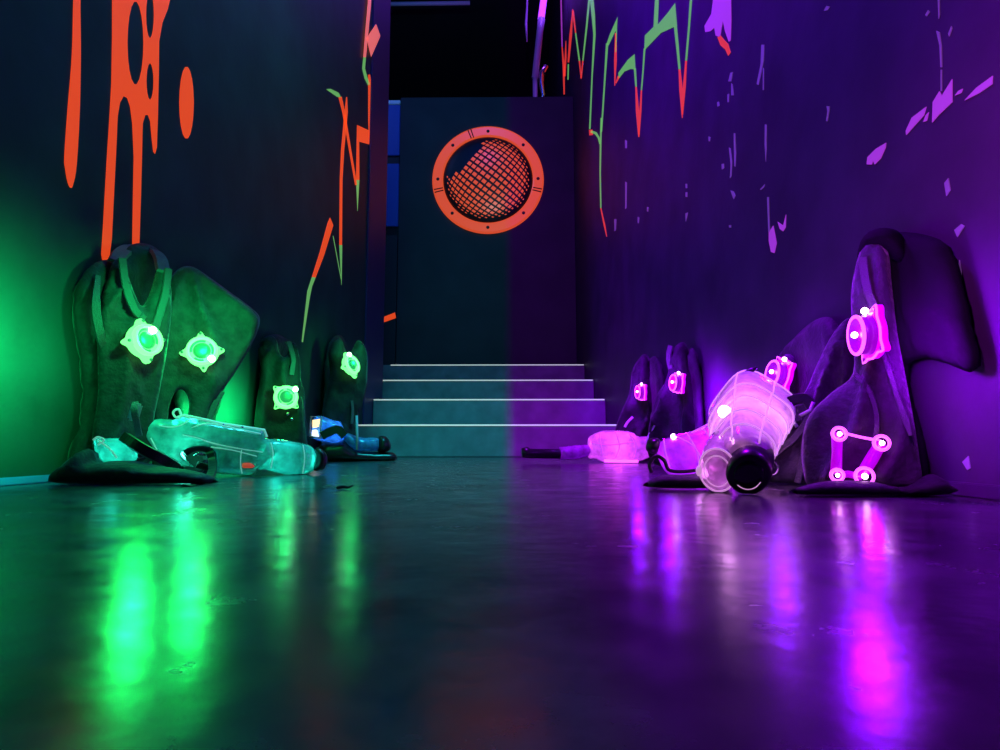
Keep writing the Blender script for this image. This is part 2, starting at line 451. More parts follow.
cells = mm.build('screen_cells', M['orange2'], mural, smooth=False)

# ------------------------------------------------------------------ paint on the walls (children of the walls they are painted on)
WT = .0015
def wall_paint(name, polys, wall, X, mat, label=None, smooth=False, holes=()):
    n = Vector((1, 0, 0)) if X < 0 else Vector((-1, 0, 0)); mb = MB()
    for pg in polys:
        V, Fc = pad_mesh(pg, (X, 1, 1), n, WT, .01, .05, holes=holes, smooth=smooth, flat=True); mb.add(V, Fc)
    o = mb.build(name, mat, wall, smooth=False)
    if label: o['label'] = label
    return o
def zpix(ox, oy, s): return lambda pts: [(ox + x / s, oy + y / s) for x, y in pts]
def strip(pts, ws):
    """band polygon along a pixel polyline"""
    L_, R2 = [], []
    for i, p in enumerate(pts):
        a = Vector(pts[max(i - 1, 0)]); b = Vector(pts[min(i + 1, len(pts) - 1)]); d = (b - a).normalized(); nn = Vector((-d.y, d.x))
        w = ws[i] if isinstance(ws, (list, tuple)) else ws
        L_.append(Vector(p) + nn * w / 2); R2.append(Vector(p) - nn * w / 2)
    return [tuple(v) for v in L_ + R2[::-1]]
Z = zpix(50, 0, 2.678)
wall_paint('paint_drip', [Z([(66, -150), (82, -150), (80, 0), (81, 150), (78, 300), (70, 440), (61, 492), (54, 503), (46, 485), (40, 450), (38, 420), (46, 300), (58, 150), (62, 0)])], wl, XL, M['orange'], 'long thin orange paint drip', True)
outer = Z([(150, -160), (166, 0), (166, 100), (164, 220), (158, 330), (152, 420), (142, 600), (137, 680), (142, 712), (148, 725), (156, 705), (164, 640), (170, 520), (176, 400), (180, 310), (186, 275), (196, 257), (206, 262), (214, 285), (220, 330), (224, 420), (222, 520), (220, 655), (238, 655), (243, 500), (247, 330), (254, 308), (262, 308), (268, 325), (272, 370), (276, 405), (280, 412), (285, 395), (288, 300), (290, 200), (291, 110), (300, 60), (314, 25), (330, -40), (340, -160)])
def ell(cx, cy, rx, ry, n=18): return [(cx + rx * math.cos(2 * math.pi * k / n), cy + ry * math.sin(2 * math.pi * k / n)) for k in range(n)]
wall_paint('paint_splash', [outer], wl, XL, M['orange'], 'large orange splash with three runs', False,
           holes=[Z(ell(228, 115, 22, 112)), Z(ell(267, 40, 11, 62)), Z(ell(267, 218, 10, 49))])
wall_paint('paint_drop', [Z(ell(365, 275, 19, 97))], wl, XL, M['orange'], 'oval orange paint drop', False)
Z1 = zpix(300, 0, 5.767); Z2 = zpix(290, 180, 4.41); P = lambda p: p
XT = XL + .0122
zl_o = [strip(Z1([(398, 430), (403, 520), (403, 690), (405, 830)]), [2, 3.4, 3.4, 2.6]),
        [(357, 125), (370, 131), (371, 145), (359, 141.5), (359.2, 180), (356, 180), (356.6, 141)],
        strip([(340, 97), (343.5, 112), (350, 150), (356, 185)], [3.2, 2.6, 2.2, 2]),
        strip([(346.6, 97), (346, 112), (342.5, 150), (341, 180), (340.5, 245)], [.8, 3.2, 3, 2.6, 2.6]),
        Z2([(176, 165), (190, 200), (150, 330), (112, 430), (96, 428), (130, 320), (165, 190)])]
wall_paint('paint_zigzag', zl_o, wl, XL, M['orange'], 'orange zigzag lines')
wall_paint('paint_zigzag', [strip(Z1([(401, -140), (400, 20), (385, 180), (372, 330)]), [3, 3.2, 3, 2.6]), [(376, 24), (380.2, 36), (371, 57), (366.5, 38)]], wl, XT, M['pink_p'], 'pink zigzag at the wall end')
zl_g = [strip(Z1([(372, 330), (366, 395), (380, 450), (398, 430 + 60)]), [2.6, 2.8, 3, 2.4]), Z1([(150, 515), (175, 512), (222, 535), (236, 562), (215, 560)]),
        [(356, 180), (359.2, 180), (357.4, 211)], [(339.2, 245), (342, 245), (341.4, 285)],
        Z2([(96, 428), (112, 430), (96, 470), (86, 520), (56, 716), (51, 712), (76, 490)]), strip([(333, 236), (341, 279)], .5)]
wall_paint('paint_zigzag', zl_g, wl, XL, M['green_p'], 'pale green ends of the zigzag lines')
# right wall
Y1 = zpix(550, 0, 5.767); Y2 = zpix(580, 120, 4.545)
rr_ = [strip(Y1([(70, 270), (79, 380), (82, 545)]), [.9, 2, 1.2]), strip(Y1([(92, 235), (90, 330), (84, 440)]), [.5, 1.8, 2]), strip(Y1([(106, 360), (120, 200), (132, 52)]), [1.6, 2.6, .6]), strip(Y1([(132, 60), (148, 190)]), [2, 1.3]),
       strip(Y1([(170, 350), (180, 455)]), [1.4, .6]), strip(Y1([(190, 350), (180, 450)]), [1.2, 1.2]),
       strip(Y1([(380, 190), (378, 350), (374, 495)]), [1.5, 2.6, .6]), strip(Y1([(398, 440), (380, 480)]), [2.4, 1]),
       strip(Y1([(497, 500), (505, 640), (513, 790)]), [1.4, 3, 1]), strip(Y1([(528, 520), (522, 640), (514, 780)]), [1.2, 2, 1]),
       strip(Y1([(748, 400), (757, 520), (764, 680)]), [1.8, 3.4, .6]), strip(Y1([(786, 350), (776, 500), (765, 660)]), [1.6, 2.6, 1]),
       [(589, 130), (592.5, 129.5), (593, 135), (589.5, 135.5)], strip(Y2([(95, 400), (112, 480), (122, 530)]), [1, 1.6, .5])]
wall_paint('paint_zigzag', rr_, wr, XR, M['red_p'], 'red tips of the zigzag lines')
rg = [strip(Y1([(148, 190), (170, 350)]), [1.2, 1.4]), strip(Y1([(190, 350), (212, 150), (232, -60)]), [1.2, 1.6, 2]), strip(Y1([(236, -60), (250, 90), (257, 200), (243, 440), (230, 745)]), [3.5, 3.4, 2.2, 1.2, 1.4]),
      strip(Y1([(104, 460), (106, 370)]), [1, 1.2]),
      strip(Y1([(297, 760), (315, 480), (330, 250)]), [1.3, 1.4, 2.2]), Y1([(328, 250), (345, 200), (390, 98), (386, 170), (375, 185), (338, 262)]), strip(Y1([(384, 170), (380, 300)]), [1, 1]),
      Y1([(395, 420), (450, 345), (488, 312), (493, 400), (465, 398), (430, 412), (396, 455)]), strip(Y1([(490, 395), (497, 500)]), [2, 1.4]),
      strip(Y1([(546, 280), (538, 400), (528, 520)]), [1.6, 1.2, 1.2]),
      Y1([(548, 205), (598, 155), (610, -60), (630, -60), (622, 143), (680, 75), (722, 18), (733, 150), (715, 156), (640, 190), (575, 258), (545, 290)]),
      strip(Y1([(724, 150), (736, 270), (748, 400)]), [2.8, 2.4, 1.8]), strip(Y1([(818, -60), (803, 150), (786, 350)]), [2.2, 1.6, 1.6]),
      strip(Y2([(50, 52), (72, 60), (85, 80), (92, 110)]), [2.4, 2.6, 2, 1.4]), strip(Y2([(97, -10), (94, 110), (92, 240), (95, 400)]), [1.4, 1.5, 1.2, 1.1])]
wall_paint('paint_zigzag', rg, wr, XR, M['green_p'], 'pale green zigzag lines')
wall_paint('paint_line', [strip(Y1([(62, -100), (66, 100), (70, 270)]), [1.2, 1.3, 1])], wr, XR, M['violet_p'], 'violet upright line')
S1 = zpix(690, 0, 5.77); S2 = zpix(850, 0, 4.167)
sp = [S1([(130, -120), (245, -120), (238, 0), (240, 120), (236, 235), (225, 240), (204, 180), (192, 120), (182, 170), (178, 200), (172, 215), (150, 205), (142, 160), (118, 180), (90, 185), (85, 150), (125, 80), (135, 0)]),
      S2([(75, 655), (110, 620), (152, 595), (150, 615), (130, 660), (105, 685), (98, 668), (92, 686), (72, 685)]), S2([(235, 545), (260, 490), (320, 445), (310, 480), (265, 530), (237, 562)]),
      S2([(348, 425), (375, 380), (385, 400), (428, 330), (428, 425), (370, 480), (345, 510)]), S2([(480, 418), (530, 365), (597, 316), (595, 350), (540, 388)]),
      S2([(308, 508), (318, 480), (330, 468), (322, 503)]), S2([(440, 398), (455, 378), (472, 370), (466, 387)]),
      Y2([(860, 510), (880, 480), (888, 520), (895, 560), (885, 605), (870, 600), (860, 550)]), Y2([(900, 463), (925, 480), (938, 430), (936, 488), (925, 506), (910, 495)])]
wall_paint('paint_splatter', sp, wr, XR, M['violet_p'], 'bright violet splatter patches')
wall_paint('paint_splatter', [S1([(160, 215), (178, 205), (200, 232), (222, 255), (236, 302), (222, 322), (205, 285), (178, 262)])], wr, XR, M['red_p'], 'red streak under the violet splash')
dash = [Y2([(700, 60), (707, 60), (711, 150), (708, 212), (703, 210), (702, 150)]), Y2([(678, 125), (686, 130), (693, 190), (690, 255), (683, 265), (686, 200)]), Y2([(842, 20), (850, 22), (850, 130), (846, 190), (841, 110)]),
        Y2([(852, 350), (860, 350), (864, 480), (866, 510), (858, 510)]), S1([(414, 258), (431, 258), (428, 350), (398, 490), (386, 485), (410, 370)]), S1([(424, 390), (428, 400), (428, 520), (422, 520)]),
        S1([(235, 420), (250, 415), (240, 470), (222, 470)]), S1([(240, 480), (248, 490), (255, 550), (240, 550)]), S1([(218, 545), (228, 540), (226, 590), (218, 590)]),
        S1([(158, 590), (168, 586), (172, 610), (160, 615)]), S1([(790, 612), (808, 615), (806, 640), (796, 700), (788, 698), (796, 640)]), S1([(775, 62), (790, 35), (808, 38), (796, 58)]),
        Y2([(685, 320), (700, 325), (708, 345), (700, 360)]), Y2([(480, 290), (488, 290), (488, 310), (482, 310)]), Y2([(481, 328), (489, 328), (489, 350), (481, 350)]), Y2([(480, 425), (492, 420), (488, 440), (482, 462)]),
        Y2([(205, 90), (214, 95), (214, 128), (206, 128)]), Y2([(206, 280), (214, 285), (212, 400), (206, 405)]), Y2([(263, 440), (271, 445), (268, 470), (263, 468)]), Y2([(305, 395), (313, 397), (311, 417), (305, 415)]), Y2([(156, 450), (166, 450), (164, 500), (157, 505)]),
        Y2([(645, 200), (656, 198), (657, 218), (646, 225)]), Y2([(585, 75), (594, 78), (592, 98), (586, 96)]), Y2([(820, 315), (842, 292), (838, 305), (824, 318)]), Y2([(678, 478), (688, 478), (688, 489), (679, 489)]),
        S2([(368, -20), (375, -20), (376, 60), (372, 78)]), S2([(362, 128), (376, 135), (384, 190), (386, 280), (380, 280), (376, 190)]), S2([(381, 290), (385, 290), (385, 380), (381, 380)]), S2([(412, 140), (425, 108), (428, 118), (416, 152)]), S2([(316, 62), (328, 42), (334, 50), (322, 68)]),
        [(955, 230), (962, 224), (965, 226), (958, 237)], [(960, 260), (962, 272), (960, 285), (957, 284), (959, 272)], [(963, 462), (969, 456), (971, 468), (968, 470)], [(945, 183), (949, 178), (951, 190), (947, 196)]]
wall_paint('paint_splatter', dash, wr, XR, M['lilac_p'], 'small lilac paint flecks and runs')
# orange mark low on the back of the left side
o = MB()
V, Fc = pad_mesh([(381, 318), (395, 312.5), (396, 318), (382, 323)], (0, YP - .002, 1), PN, .002, .01, .05, smooth=False, flat=True)

# ------------------------------------------------------------------ things behind the steps
bp0 = at(389, 225, YP + .02)
bpost = thing('blue_side_post', 'narrow dark blue post with pale cap left of the partition', 'post', (bp0.x, YP + .04, zt))
xa, xb = at(381, 150, YP).x - .1, pl.x - .006
for (ya, yb) in ((104, 155), (163, 226)):
    MB().box((xa, YP + .01, at(390, yb, YP).z), (xb, YP + .07, at(390, ya, YP).z), .006).build('panel', M['blue'], bpost, False)
MB().box((xa + .02, YP + .03, zt + .002), (xb - .004, YP + .065, at(390, 104, YP).z - .01), .004).build('core', M['rubber'], bpost, False)
MB().box((xa - .01, YP, at(390, 104, YP).z), (xb + .002, YP + .08, at(390, 100, YP).z), .006).build('cap', M['pale'], bpost, False)['label'] = 'pale cap'
obj('orange_mark', [v + Vector((0, .0, 0)) for v in V], Fc, M['orange'], bpost, smooth=False)['label'] = 'small orange slanted paint mark'
MB().box((xa + .02, YP - .0, at(390, 366, YP).z), (xb - .002, YP + .03, at(390, 235, YP).z), .004).build('lower_board', M['wall_dark'], bpost, False)

YT = 6.9
tb = at(533, 92, YT)
tube = thing('violet_tube_light', 'violet tube light on a grey stand above the right end of the partition', 'lamp', (tb.x, YT, zt))
MB().tube([at(541, 20, YT), at(551, -55, YT)], .04, 12).build('tube', M['uv_tube'], tube)
MB().tube([at(541.5, 19, YT), at(540, 30, YT), at(535, 78, YT)], [.045, .04, .04], 10).build('stand', M['steel'], tube)
MB().tube([at(535, 78, YT), Vector((at(535, 78, YT).x, YT, zt + .002))], .028, 8).build('post', M['steel'], tube)
mb = MB(); mb.tube([at(546, 66, YT), at(541, 74, YT), at(541, 83, YT), at(543, 95, YT), at(543, 104, YT)], [.03, .035, .03, .022, .015], 8)
mb.tube([at(535, 76, YT), at(545, 73, YT)], .02, 8); mb.build('clamp', M['metal'], tube)
cb = MB(); cb.tube([at(527.5, -60, YT + .3), at(527, 8, YT + .3), at(526, 24, YT + .3), at(527, 42, YT + .3)], [.012, .012, .018, .008], 6)
cable = cb.build('hanging_cable', M['steel'], None)
zc_ = at(527.5, -60, YT + .3)
tag(cable, 'thin grey cable hanging beside the violet tube light', 'cable')
cb2 = [Vector((zc_.x, zc_.y, ZC))]
pp = at(450, 3, 8.0)
pipe = MB().tube([Vector((-3.1, 8.0, pp.z)), at(400, 4, 8.0), at(470, 3, 8.0)], .028, 8).build('ceiling_pipe', M['steel'], None)
tag(pipe, 'thin grey pipe running under the dark ceiling at the far left', 'pipe')

# ------------------------------------------------------------------ sensors
def frame_from(n, roll):
    u, v, n = axes(n); c, s = math.cos(roll), math.sin(roll)
    return u * c + v * s, v * c - u * s, n
def sensor(parent, c, n, size, roll, kind, led_at=(.5, .2), depth=.022):
    """round target: lobed clear plate with four screw lobes, raised ring, dished disc and a bright LED"""
    c = Vector(c); u, v, n = frame_from(n, roll); k = kind
    def W(x, y, z): return c + (u * x + v * y) * size / 2 + n * z
    pk = k == 'p'; pd = depth; depth = .012 if pk else depth
    out = []
    for i in range(96):
        a = 2 * math.pi * i / 96
        d = abs(((a - math.pi / 4) % (math.pi / 2)) - 0); d = min(d, math.pi / 2 - d)
        r = .74 + .27 * math.exp(-(d / .17) ** 2)
        out.append((r * math.cos(a), r * math.sin(a)))
    rings = [[W(x * s, y * s, z) for x, y in out] for s, z in ((.95, -depth * .5), (1, -depth * .3), (1, depth * .25), (.94, depth * .5), (.7, depth * .55))]
    body = MB().loft(rings).build('sensor', M[k + '_body'], parent)
    def ringmesh(r0, r1, z0, z1, a0=0, a1=360):
        m = 40; prof = [(r0, z0), (r0 + .03, z1), (r1 - .03, z1), (r1, z0)]; V = []; Fc = []
        full = a1 - a0 >= 360
        for i in range(m + (0 if full else 1)):
            a = math.radians(a0 + (a1 - a0) * i / m)
            V += [W(r * math.cos(a), r * math.sin(a), z) for r, z in prof]
        for i in range(m):
            j = (i + 1) % m if full else i + 1
            for q in range(4): Fc.append((i * 4 + q, i * 4 + (q + 1) % 4, j * 4 + (q + 1) % 4, j * 4 + q))
        return V, Fc
    if pk:
        rings = [[W(r * math.cos(2 * math.pi * q / 32), r * math.sin(2 * math.pi * q / 32), z) for q in range(32)] for r, z in ((.62, depth * .4), (.58, pd), (.5, pd + .001), (.46, pd - .006), (.1, pd - .007))]
        MB().loft(rings).build('drum', M['p_dark'], body)
        mb = MB(); mb.tube([W(.58 * math.cos(2 * math.pi * q / 40), .58 * math.sin(2 * math.pi * q / 40), pd) for q in range(40)], size * .028, 8, closed=True); mb.build('ring', M['p_ring'], body)
        mb = MB(); mb.tube([W(x, y, depth * .5) for x, y in out[::2]], size * .018, 6, closed=True); mb.build('rim', M['p_ring'], body)
    else:
        V, Fc = ringmesh(.55, .72, depth * .4, depth * .95); obj('ring', V, Fc, M[k + '_ring'], body)
    mb = MB()
    for a0, a1 in ((20, 85), (110, 230), (270, 320)):
        mb.add(*ringmesh(.42, .54, depth * .5, depth * .66, a0, a1))
    if not pk: mb.build('arc', M[k + '_dark'], body)
    for i in range(4):
        mb = MB(); a = math.pi / 4 + i * math.pi / 2
        p = W(.88 * math.cos(a), .88 * math.sin(a), depth * .5); mb.loft([[p + (u * math.cos(t) + v * math.sin(t)) * size * .035 + n * z for t in [2 * math.pi * q / 8 for q in range(8)]] for z in (0, depth * .12)])
        mb.build('screw', M[k + '_dark'], body)
    rings = [[W(.4 * s * math.cos(2 * math.pi * q / 24), .4 * s * math.sin(2 * math.pi * q / 24), depth * (.55 + z)) for q in range(24)] for s, z in ((1, 0), (.9, .15), (.55, .22), (.1, .24))]
    if not pk: MB().loft(rings).build('lens', M[k + '_dark'], body)
    MB().ball(W(led_at[0], led_at[1], depth * .8), size * (.055 if pk else .085)).build('led', M[k + '_led'], body)
    if k == 'p':
        MB().ball(W(-.1, .05, pd), size * .05).build('led', M[k + '_led'], body)
    return body

GC, PC = (.005, 1, .2), (.24, .0, 1)
def lamp(name, p, col, e, r=.015):
    l = bpy.data.lights.new(name, 'POINT'); l.color = col; l.energy = e; l.shadow_soft_size = r
    o = bpy.data.objects.new(name, l); COL.objects.link(o); o.location = p; return o
def spot(name, p, d, col, e, ang=150, blend=.6, r=.02):
    l = bpy.data.lights.new(name, 'SPOT'); l.color = col; l.energy = e; l.spot_size = math.radians(ang); l.spot_blend = blend; l.shadow_soft_size = r
    o = bpy.data.objects.new(name, l); COL.objects.link(o); o.location = p; o.rotation_euler = Vector(d).to_track_quat('-Z', 'Y').to_euler(); return o
def P3(px, py, y): return at(px, py, y)
def ground(y0): return y0

def pts_on(pix, p0, n, off):
    n = Vector(n).normalized(); return [on_plane(x, y, Vector(p0), n) + n * off for x, y in pix]

# ------------------------------------------------------------------ vests
VG = 'laser tag vests slumped along the two walls'
def base(px, Y): q = at(px, 400, Y); return (q.x, Y, 0)

# -- vest A: nearest on the left
nA = Vector((.72, -.69, .05)).normalized(); pA = at(140, 343, 1.43)
vA = thing('laser_tag_vest', 'nearest vest on the left wall, V-neck above a bright green sensor', 'vest', base(135, 1.42), VG)
pad('back_panel', [(122, 258), (128, 247), (140, 243), (155, 247), (163, 260), (168, 300), (166, 380), (162, 440), (150, 462), (100, 472), (84, 472), (70, 468), (76, 440), (86, 400), (82, 350), (76, 312), (80, 282), (96, 262)], (XL + .035, 1.5, .3), (1, 0, 0), .05, M['fabric2'], vA, R=.04, step=.02, fold=.012, seed=2)  # vest back; its dark left lobe stands in for shadow on the wall
pad('front_panel', [(107, 280), (112, 264), (120, 258), (127, 272), (134, 292), (142, 306), (150, 292), (156, 272), (162, 268), (169, 278), (172, 302), (168, 345), (160, 390), (154, 420), (152, 452), (124, 462), (98, 462), (92, 440), (98, 392), (97, 330), (101, 300)], pA, nA, .045, M['fabric'], vA, R=.035, step=.008, fold=.013, seed=1, drape=(150, 262), dk=11)
MB().ribbon(smooth_open([at(116, 262, 1.40), at(121, 253, 1.45), at(128, 249, 1.52), at(136, 248, 1.6)]), .035, .008, (.5, -.3, .8)).build('shoulder_strap', M['webbing'], vA)
MB().ribbon(smooth_open([at(164, 272, 1.45), at(161, 259, 1.5), at(156, 252, 1.56), at(150, 249, 1.62)]), .035, .008, (.5, -.3, .8)).build('shoulder_strap', M['webbing'], vA)
MB().ribbon(smooth_open(pts_on([(164, 272), (160, 300), (152, 326), (146, 345)], pA, nA, .034)), .018, .004, nA).build('chest_strap', M['webbing'], vA)
MB().ribbon(smooth_open(pts_on([(118, 262), (122, 290), (130, 312), (140, 322)], pA, nA, .034)), .018, .004, nA).build('chest_strap', M['webbing'], vA)
MB().ribbon(smooth_open([at(98, 276, 1.36), at(96, 298, 1.335), at(97, 318, 1.335), at(101, 338, 1.35), at(104, 350, 1.38)]), [.012, .02, .02, .016], .005, nA).build('side_strap', M['webbing'], vA)
sensor(vA, on_plane(138, 344, pA, nA) + nA * .04, (.93, -.35, .15), .104, -.62, 'g', (-.1, .5))
pad('hem_flap', [(57, 483), (59, 471), (73, 459), (86, 449), (92, 451), (98, 462), (112, 461), (136, 461), (150, 464), (168, 467), (190, 470), (206, 474), (214, 479), (212, 483.5), (140, 483.5)], at(135, 470, 1.26), (0.05, -1, 0), .12, M['fabric2'], vA, R=.045, step=.01, fold=.006, seed=5, vstretch=1)
bk = MB(); bk.box((-.011, -.006, -.02), (.011, .006, .02), .004)
Rm = Matrix.Rotation(.25, 4, 'Y') @ Matrix.Rotation(.5, 4, 'Z'); bkp = at(135, 412, 1.36)
MB().add([Rm @ v + bkp for v in bk.v], bk.f).build('buckle', M['steel'], vA, False)
MB().ribbon(smooth_open([at(135, 402, 1.37), at(134, 408, 1.345), at(136, 420, 1.345), at(139, 436, 1.36)]), .014, .003, (.4, -.9, 0)).build('buckle_strap', M['webbing'], vA)

# -- vest B
nB = Vector((.5, -.86, .08)).normalized(); pB = at(201, 355, 1.66)
vB = thing('laser_tag_vest', 'vest with a wide flared shoulder and four-lobed round green sensor, behind the teal gun', 'vest', base(195, 1.7), VG)
pad('front_panel', [(154, 470), (150, 430), (151, 375), (157, 325), (165, 288), (177, 270), (190, 266), (205, 274), (230, 292), (254, 310), (260, 321), (253, 342), (238, 368), (220, 396), (208, 420), (205, 470), (184, 470), (187, 425), (189, 402), (183, 390), (174, 394), (168, 414), (167, 440), (168, 470)], pB, nB, .05, M['fabric'], vB, R=.035, step=.009, fold=.012, seed=8, drape=(190, 262), dk=10)
pad('back_panel', [(180, 470), (176, 380), (178, 300), (186, 270), (198, 272), (215, 300), (222, 360), (214, 420), (212, 470)], (XL + .03, 1.9, .3), (1, 0, 0), .04, M['fabric2'], vB, R=.03, step=.025, fold=.008, seed=9)
MB().ribbon(smooth_open(pts_on([(180, 268), (190, 268), (200, 271)], pB, nB, -.02)), .03, .012, (0, 0, 1)).build('collar', M['fabric2'], vB)
MB().ribbon(smooth_open(pts_on([(222, 392), (212, 410), (206, 432), (204, 460)], pB, nB, .012)), .016, .004, nB).build('side_strap', M['webbing'], vB)
sensor(vB, on_plane(201, 355, pB, nB) + nB * .042, (.35, -.92, .12), .108, -.65, 'g', (.62, -.05))

# -- vest C
nC = Vector((.55, -.83, .05)).normalized(); pC = at(284, 398, 2.35)
vC = thing('laser_tag_vest', 'narrow black vest with square-looking green sensor behind the muzzle of the teal gun', 'vest', base(285, 2.38), VG)
pad('front_panel', [(258, 466), (254, 432), (257, 398), (261, 374), (258, 350), (263, 338), (271, 335), (277, 341), (280, 354), (286, 356), (290, 344), (296, 344), (300, 360), (301, 378), (305, 395), (305, 420), (307, 440), (308, 464)], pC, nC, .07, M['fabric2'], vC, R=.04, step=.013, fold=.018, seed=12, drape=(280, 330), dk=9)
pad('back_panel', [(268, 463), (262, 400), (264, 345), (274, 334), (288, 342), (300, 380), (304, 462)], (XL + .03, 2.6, .3), (1, 0, 0), .04, M['fabric2'], vC, R=.03, step=.03, fold=.01, seed=13)
MB().ribbon(smooth_open(pts_on([(286, 343), (289, 352), (291, 362), (289, 376)], pC, nC, .036)), .02, .005, nC).build('shoulder_strap', M['webbing'], vC)
MB().ribbon(smooth_open(pts_on([(298, 398), (299, 410), (296, 422)], pC, nC, .036)), .014, .005, nC).build('side_strap', M['webbing'], vC)
mb = MB()
for q in ((285, 415), (291, 416), (289, 420)): mb.ball(pts_on([q], pC, nC, .042)[0], .008)
mb.build('clip', M['metal'], vC)
sensor(vC, on_plane(282, 399, pC, nC) + nC * .058, (.45, -.88, .1), .118, .06, 'g', (.55, .45))

# -- vest D
nD = Vector((.6, -.79, .1)).normalized(); pD = at(350, 368, 3.08)
vD = thing('laser_tag_vest', 'farthest vest on the left wall, tilted green sensor beside the stairs', 'vest', base(346, 3.1), VG)
pad('front_panel', [(324, 460), (321, 425), (325, 395), (330, 374), (328, 352), (333, 341), (340, 338), (344, 346), (348, 354), (353, 348), (358, 340), (365, 346), (368, 362), (367, 386), (362, 405), (357, 425), (358, 459)], pD, nD, .08, M['fabric2'], vD, R=.06, step=.025, fold=.02, seed=15)
pad('back_panel', [(326, 459), (324, 400), (328, 350), (337, 335), (346, 345), (350, 400), (350, 459)], (XL + .03, 3.3, .3), (1, 0, 0), .04, M['fabric2'], vD, R=.03, step=.04, fold=.01, seed=16)
MB().ribbon(smooth_open(pts_on([(348, 402), (349, 412), (348, 425)], pD, nD, .046)), .016, .005, nD).build('strap_end', M['webbing'], vD)
sensor(vD, on_plane(345, 368, pD, nD) + nD * .066, (.86, -.42, .3), .135, -.5, 'g', (-.5, .55))

# -- vest E: nearest on the right
nE = Vector((-.62, -.78, .02)).normalized(); pE = at(868, 338, 1.03)
vE = thing('laser_tag_vest', 'nearest vest on the right wall with a side-on magenta sensor and lit square frame', 'vest', base(872, 1.02), VG)
pad('back_panel', [(866, 250), (876, 238), (900, 232), (930, 236), (948, 248), (960, 288), (970, 330), (976, 358), (972, 372), (958, 368), (942, 362), (922, 359), (907, 366), (906, 385), (914, 420), (921, 450), (922, 486), (890, 488), (882, 440), (876, 350), (868, 290)], (XR - .028, 1.0, .25), (-1, 0, 0), .04, M['vinyl'], vE, R=.03, step=.012, fold=.008, seed=20)  # dark sheet flat on the wall, reaching past the vest front
pad('front_panel', [(855, 268), (862, 248), (874, 242), (888, 252), (892, 285), (897, 330), (904, 368), (913, 415), (919, 455), (921, 484), (900, 488), (850, 489), (812, 489), (803, 470), (802, 440), (810, 414), (832, 392), (853, 373), (852, 330), (851, 295)], pE, nE, .045, M['fabric'], vE, R=.03, step=.0065, fold=.012, seed=21, drape=(882, 330), dk=12)
pad('shoulder_pad', [(858, 262), (859, 246), (866, 234), (880, 228), (896, 230), (905, 240), (907, 254), (900, 262), (886, 257), (872, 260)], on_plane(880, 246, pE, nE) - nE * .02, nE, .07, M['vinyl'], vE, R=.03, step=.008, fold=.006, seed=23)
MB().ribbon(smooth_open(pts_on([(884, 350), (892, 372), (900, 398), (908, 420), (913, 436)], pE, nE, .03)), [.007, .009, .008, .011, .006], .004, nE).build('side_strap', M['webbing'], vE)
MB().ribbon(smooth_open(pts_on([(866, 262), (868, 280), (872, 298), (878, 312)], pE, nE, .03)), .014, .004, nE).build('chest_strap', M['webbing'], vE)
MB().ribbon(smooth_open(pts_on([(858, 376), (872, 392), (880, 420), (876, 452)], pE, nE, .028)), .008, .004, nE).build('seam_binding', M['webbing'], vE)
sensor(vE, on_plane(878, 339, pE, nE) + nE * .045, (-.99, .14, -.02), .104, .15, 'p', (.1, .75), .026)
pad('hem_flap', [(792, 494), (800, 487), (828, 481), (868, 481), (898, 487), (912, 484), (922, 477), (932, 474), (942, 479), (950, 494), (870, 495)], at(870, 488, 0.985), (0, -1, 0), .09, M['fabric2'], vE, R=.05, step=.009, fold=.005, seed=22, vstretch=1)
# the lit square frame low on vest E
pS = at(858, 455, 1.0); nS = Vector((-.25, -.97, 0)).normalized()
fr = MB()
fr.tube(pts_on([(837, 432), (837, 452), (836, 474)], pS, nS, 0), [.0085, .0075, .0085], 10)
fr.tube(pts_on([(881, 443), (871, 460), (861, 476)], pS, nS, 0), [.0085, .0095, .0085], 10)
fr.tube(pts_on([(836, 475), (848, 474), (862, 477)], pS, nS, 0), .0055, 8)
fr = fr.build('lamp_frame', M['p_bar'], vE); fr['label'] = 'magenta lit square lamp frame'
MB().tube(pts_on([(840, 432), (860, 437), (881, 441)], pS, nS, 0), .0022, 8).build('top_rail', M['p_ring'], fr)
for (x, y, r) in ((838, 434, .010), (880, 443, .011), (836, 475, .009), (863, 476, .013)):
    q = pts_on([(x, y)], pS, nS, .008)[0]; u, v, nn = axes(nS)
    V = []; m = 24
    mb = MB(); mb.tube([q + (u * math.cos(t) + v * math.sin(t)) * r for t in [2 * math.pi * k / m for k in range(m)]], .0026, 6, closed=True)
    mb.build('corner_ring', M['p_ring'], fr)
    MB().ball(q + nn * .002, r * .36).build('led', M['p_led'], fr)

# -- vest F: behind the upright gun
nF = Vector((-.6, -.8, .1)).normalized(); pF = at(810, 430, 1.27)
vF = thing('laser_tag_vest', 'crumpled vest with loose straps and steel ring beside the big pale pink gun', 'vest', base(805, 1.3), VG)
pad('front_panel', [(766, 483), (769, 455), (780, 430), (792, 408), (806, 390), (818, 362), (834, 332), (850, 318), (858, 340), (854, 380), (846, 420), (840, 455), (838, 480)], pF, nF, .06, M['fabric'], vF, R=.04, step=.0075, fold=.017, seed=30, drape=(842, 330), dk=13, fscale=14)
pad('back_panel', [(770, 470), (772, 400), (778, 360), (792, 340), (815, 320), (836, 322), (846, 370), (850, 470)], (XR - .026, 1.4, .25), (-1, 0, 0), .035, M['fabric2'], vF, R=.03, step=.02, fold=.008, seed=31)
for pp_ in ([(772, 464), (786, 452), (800, 440), (812, 424), (818, 412)], [(770, 450), (780, 434), (794, 424), (806, 420)]):
    MB().ribbon(smooth_open(pts_on(pp_, pF, nF, .045)), .014, .004, nF).build('loose_strap', M['webbing'], vF)
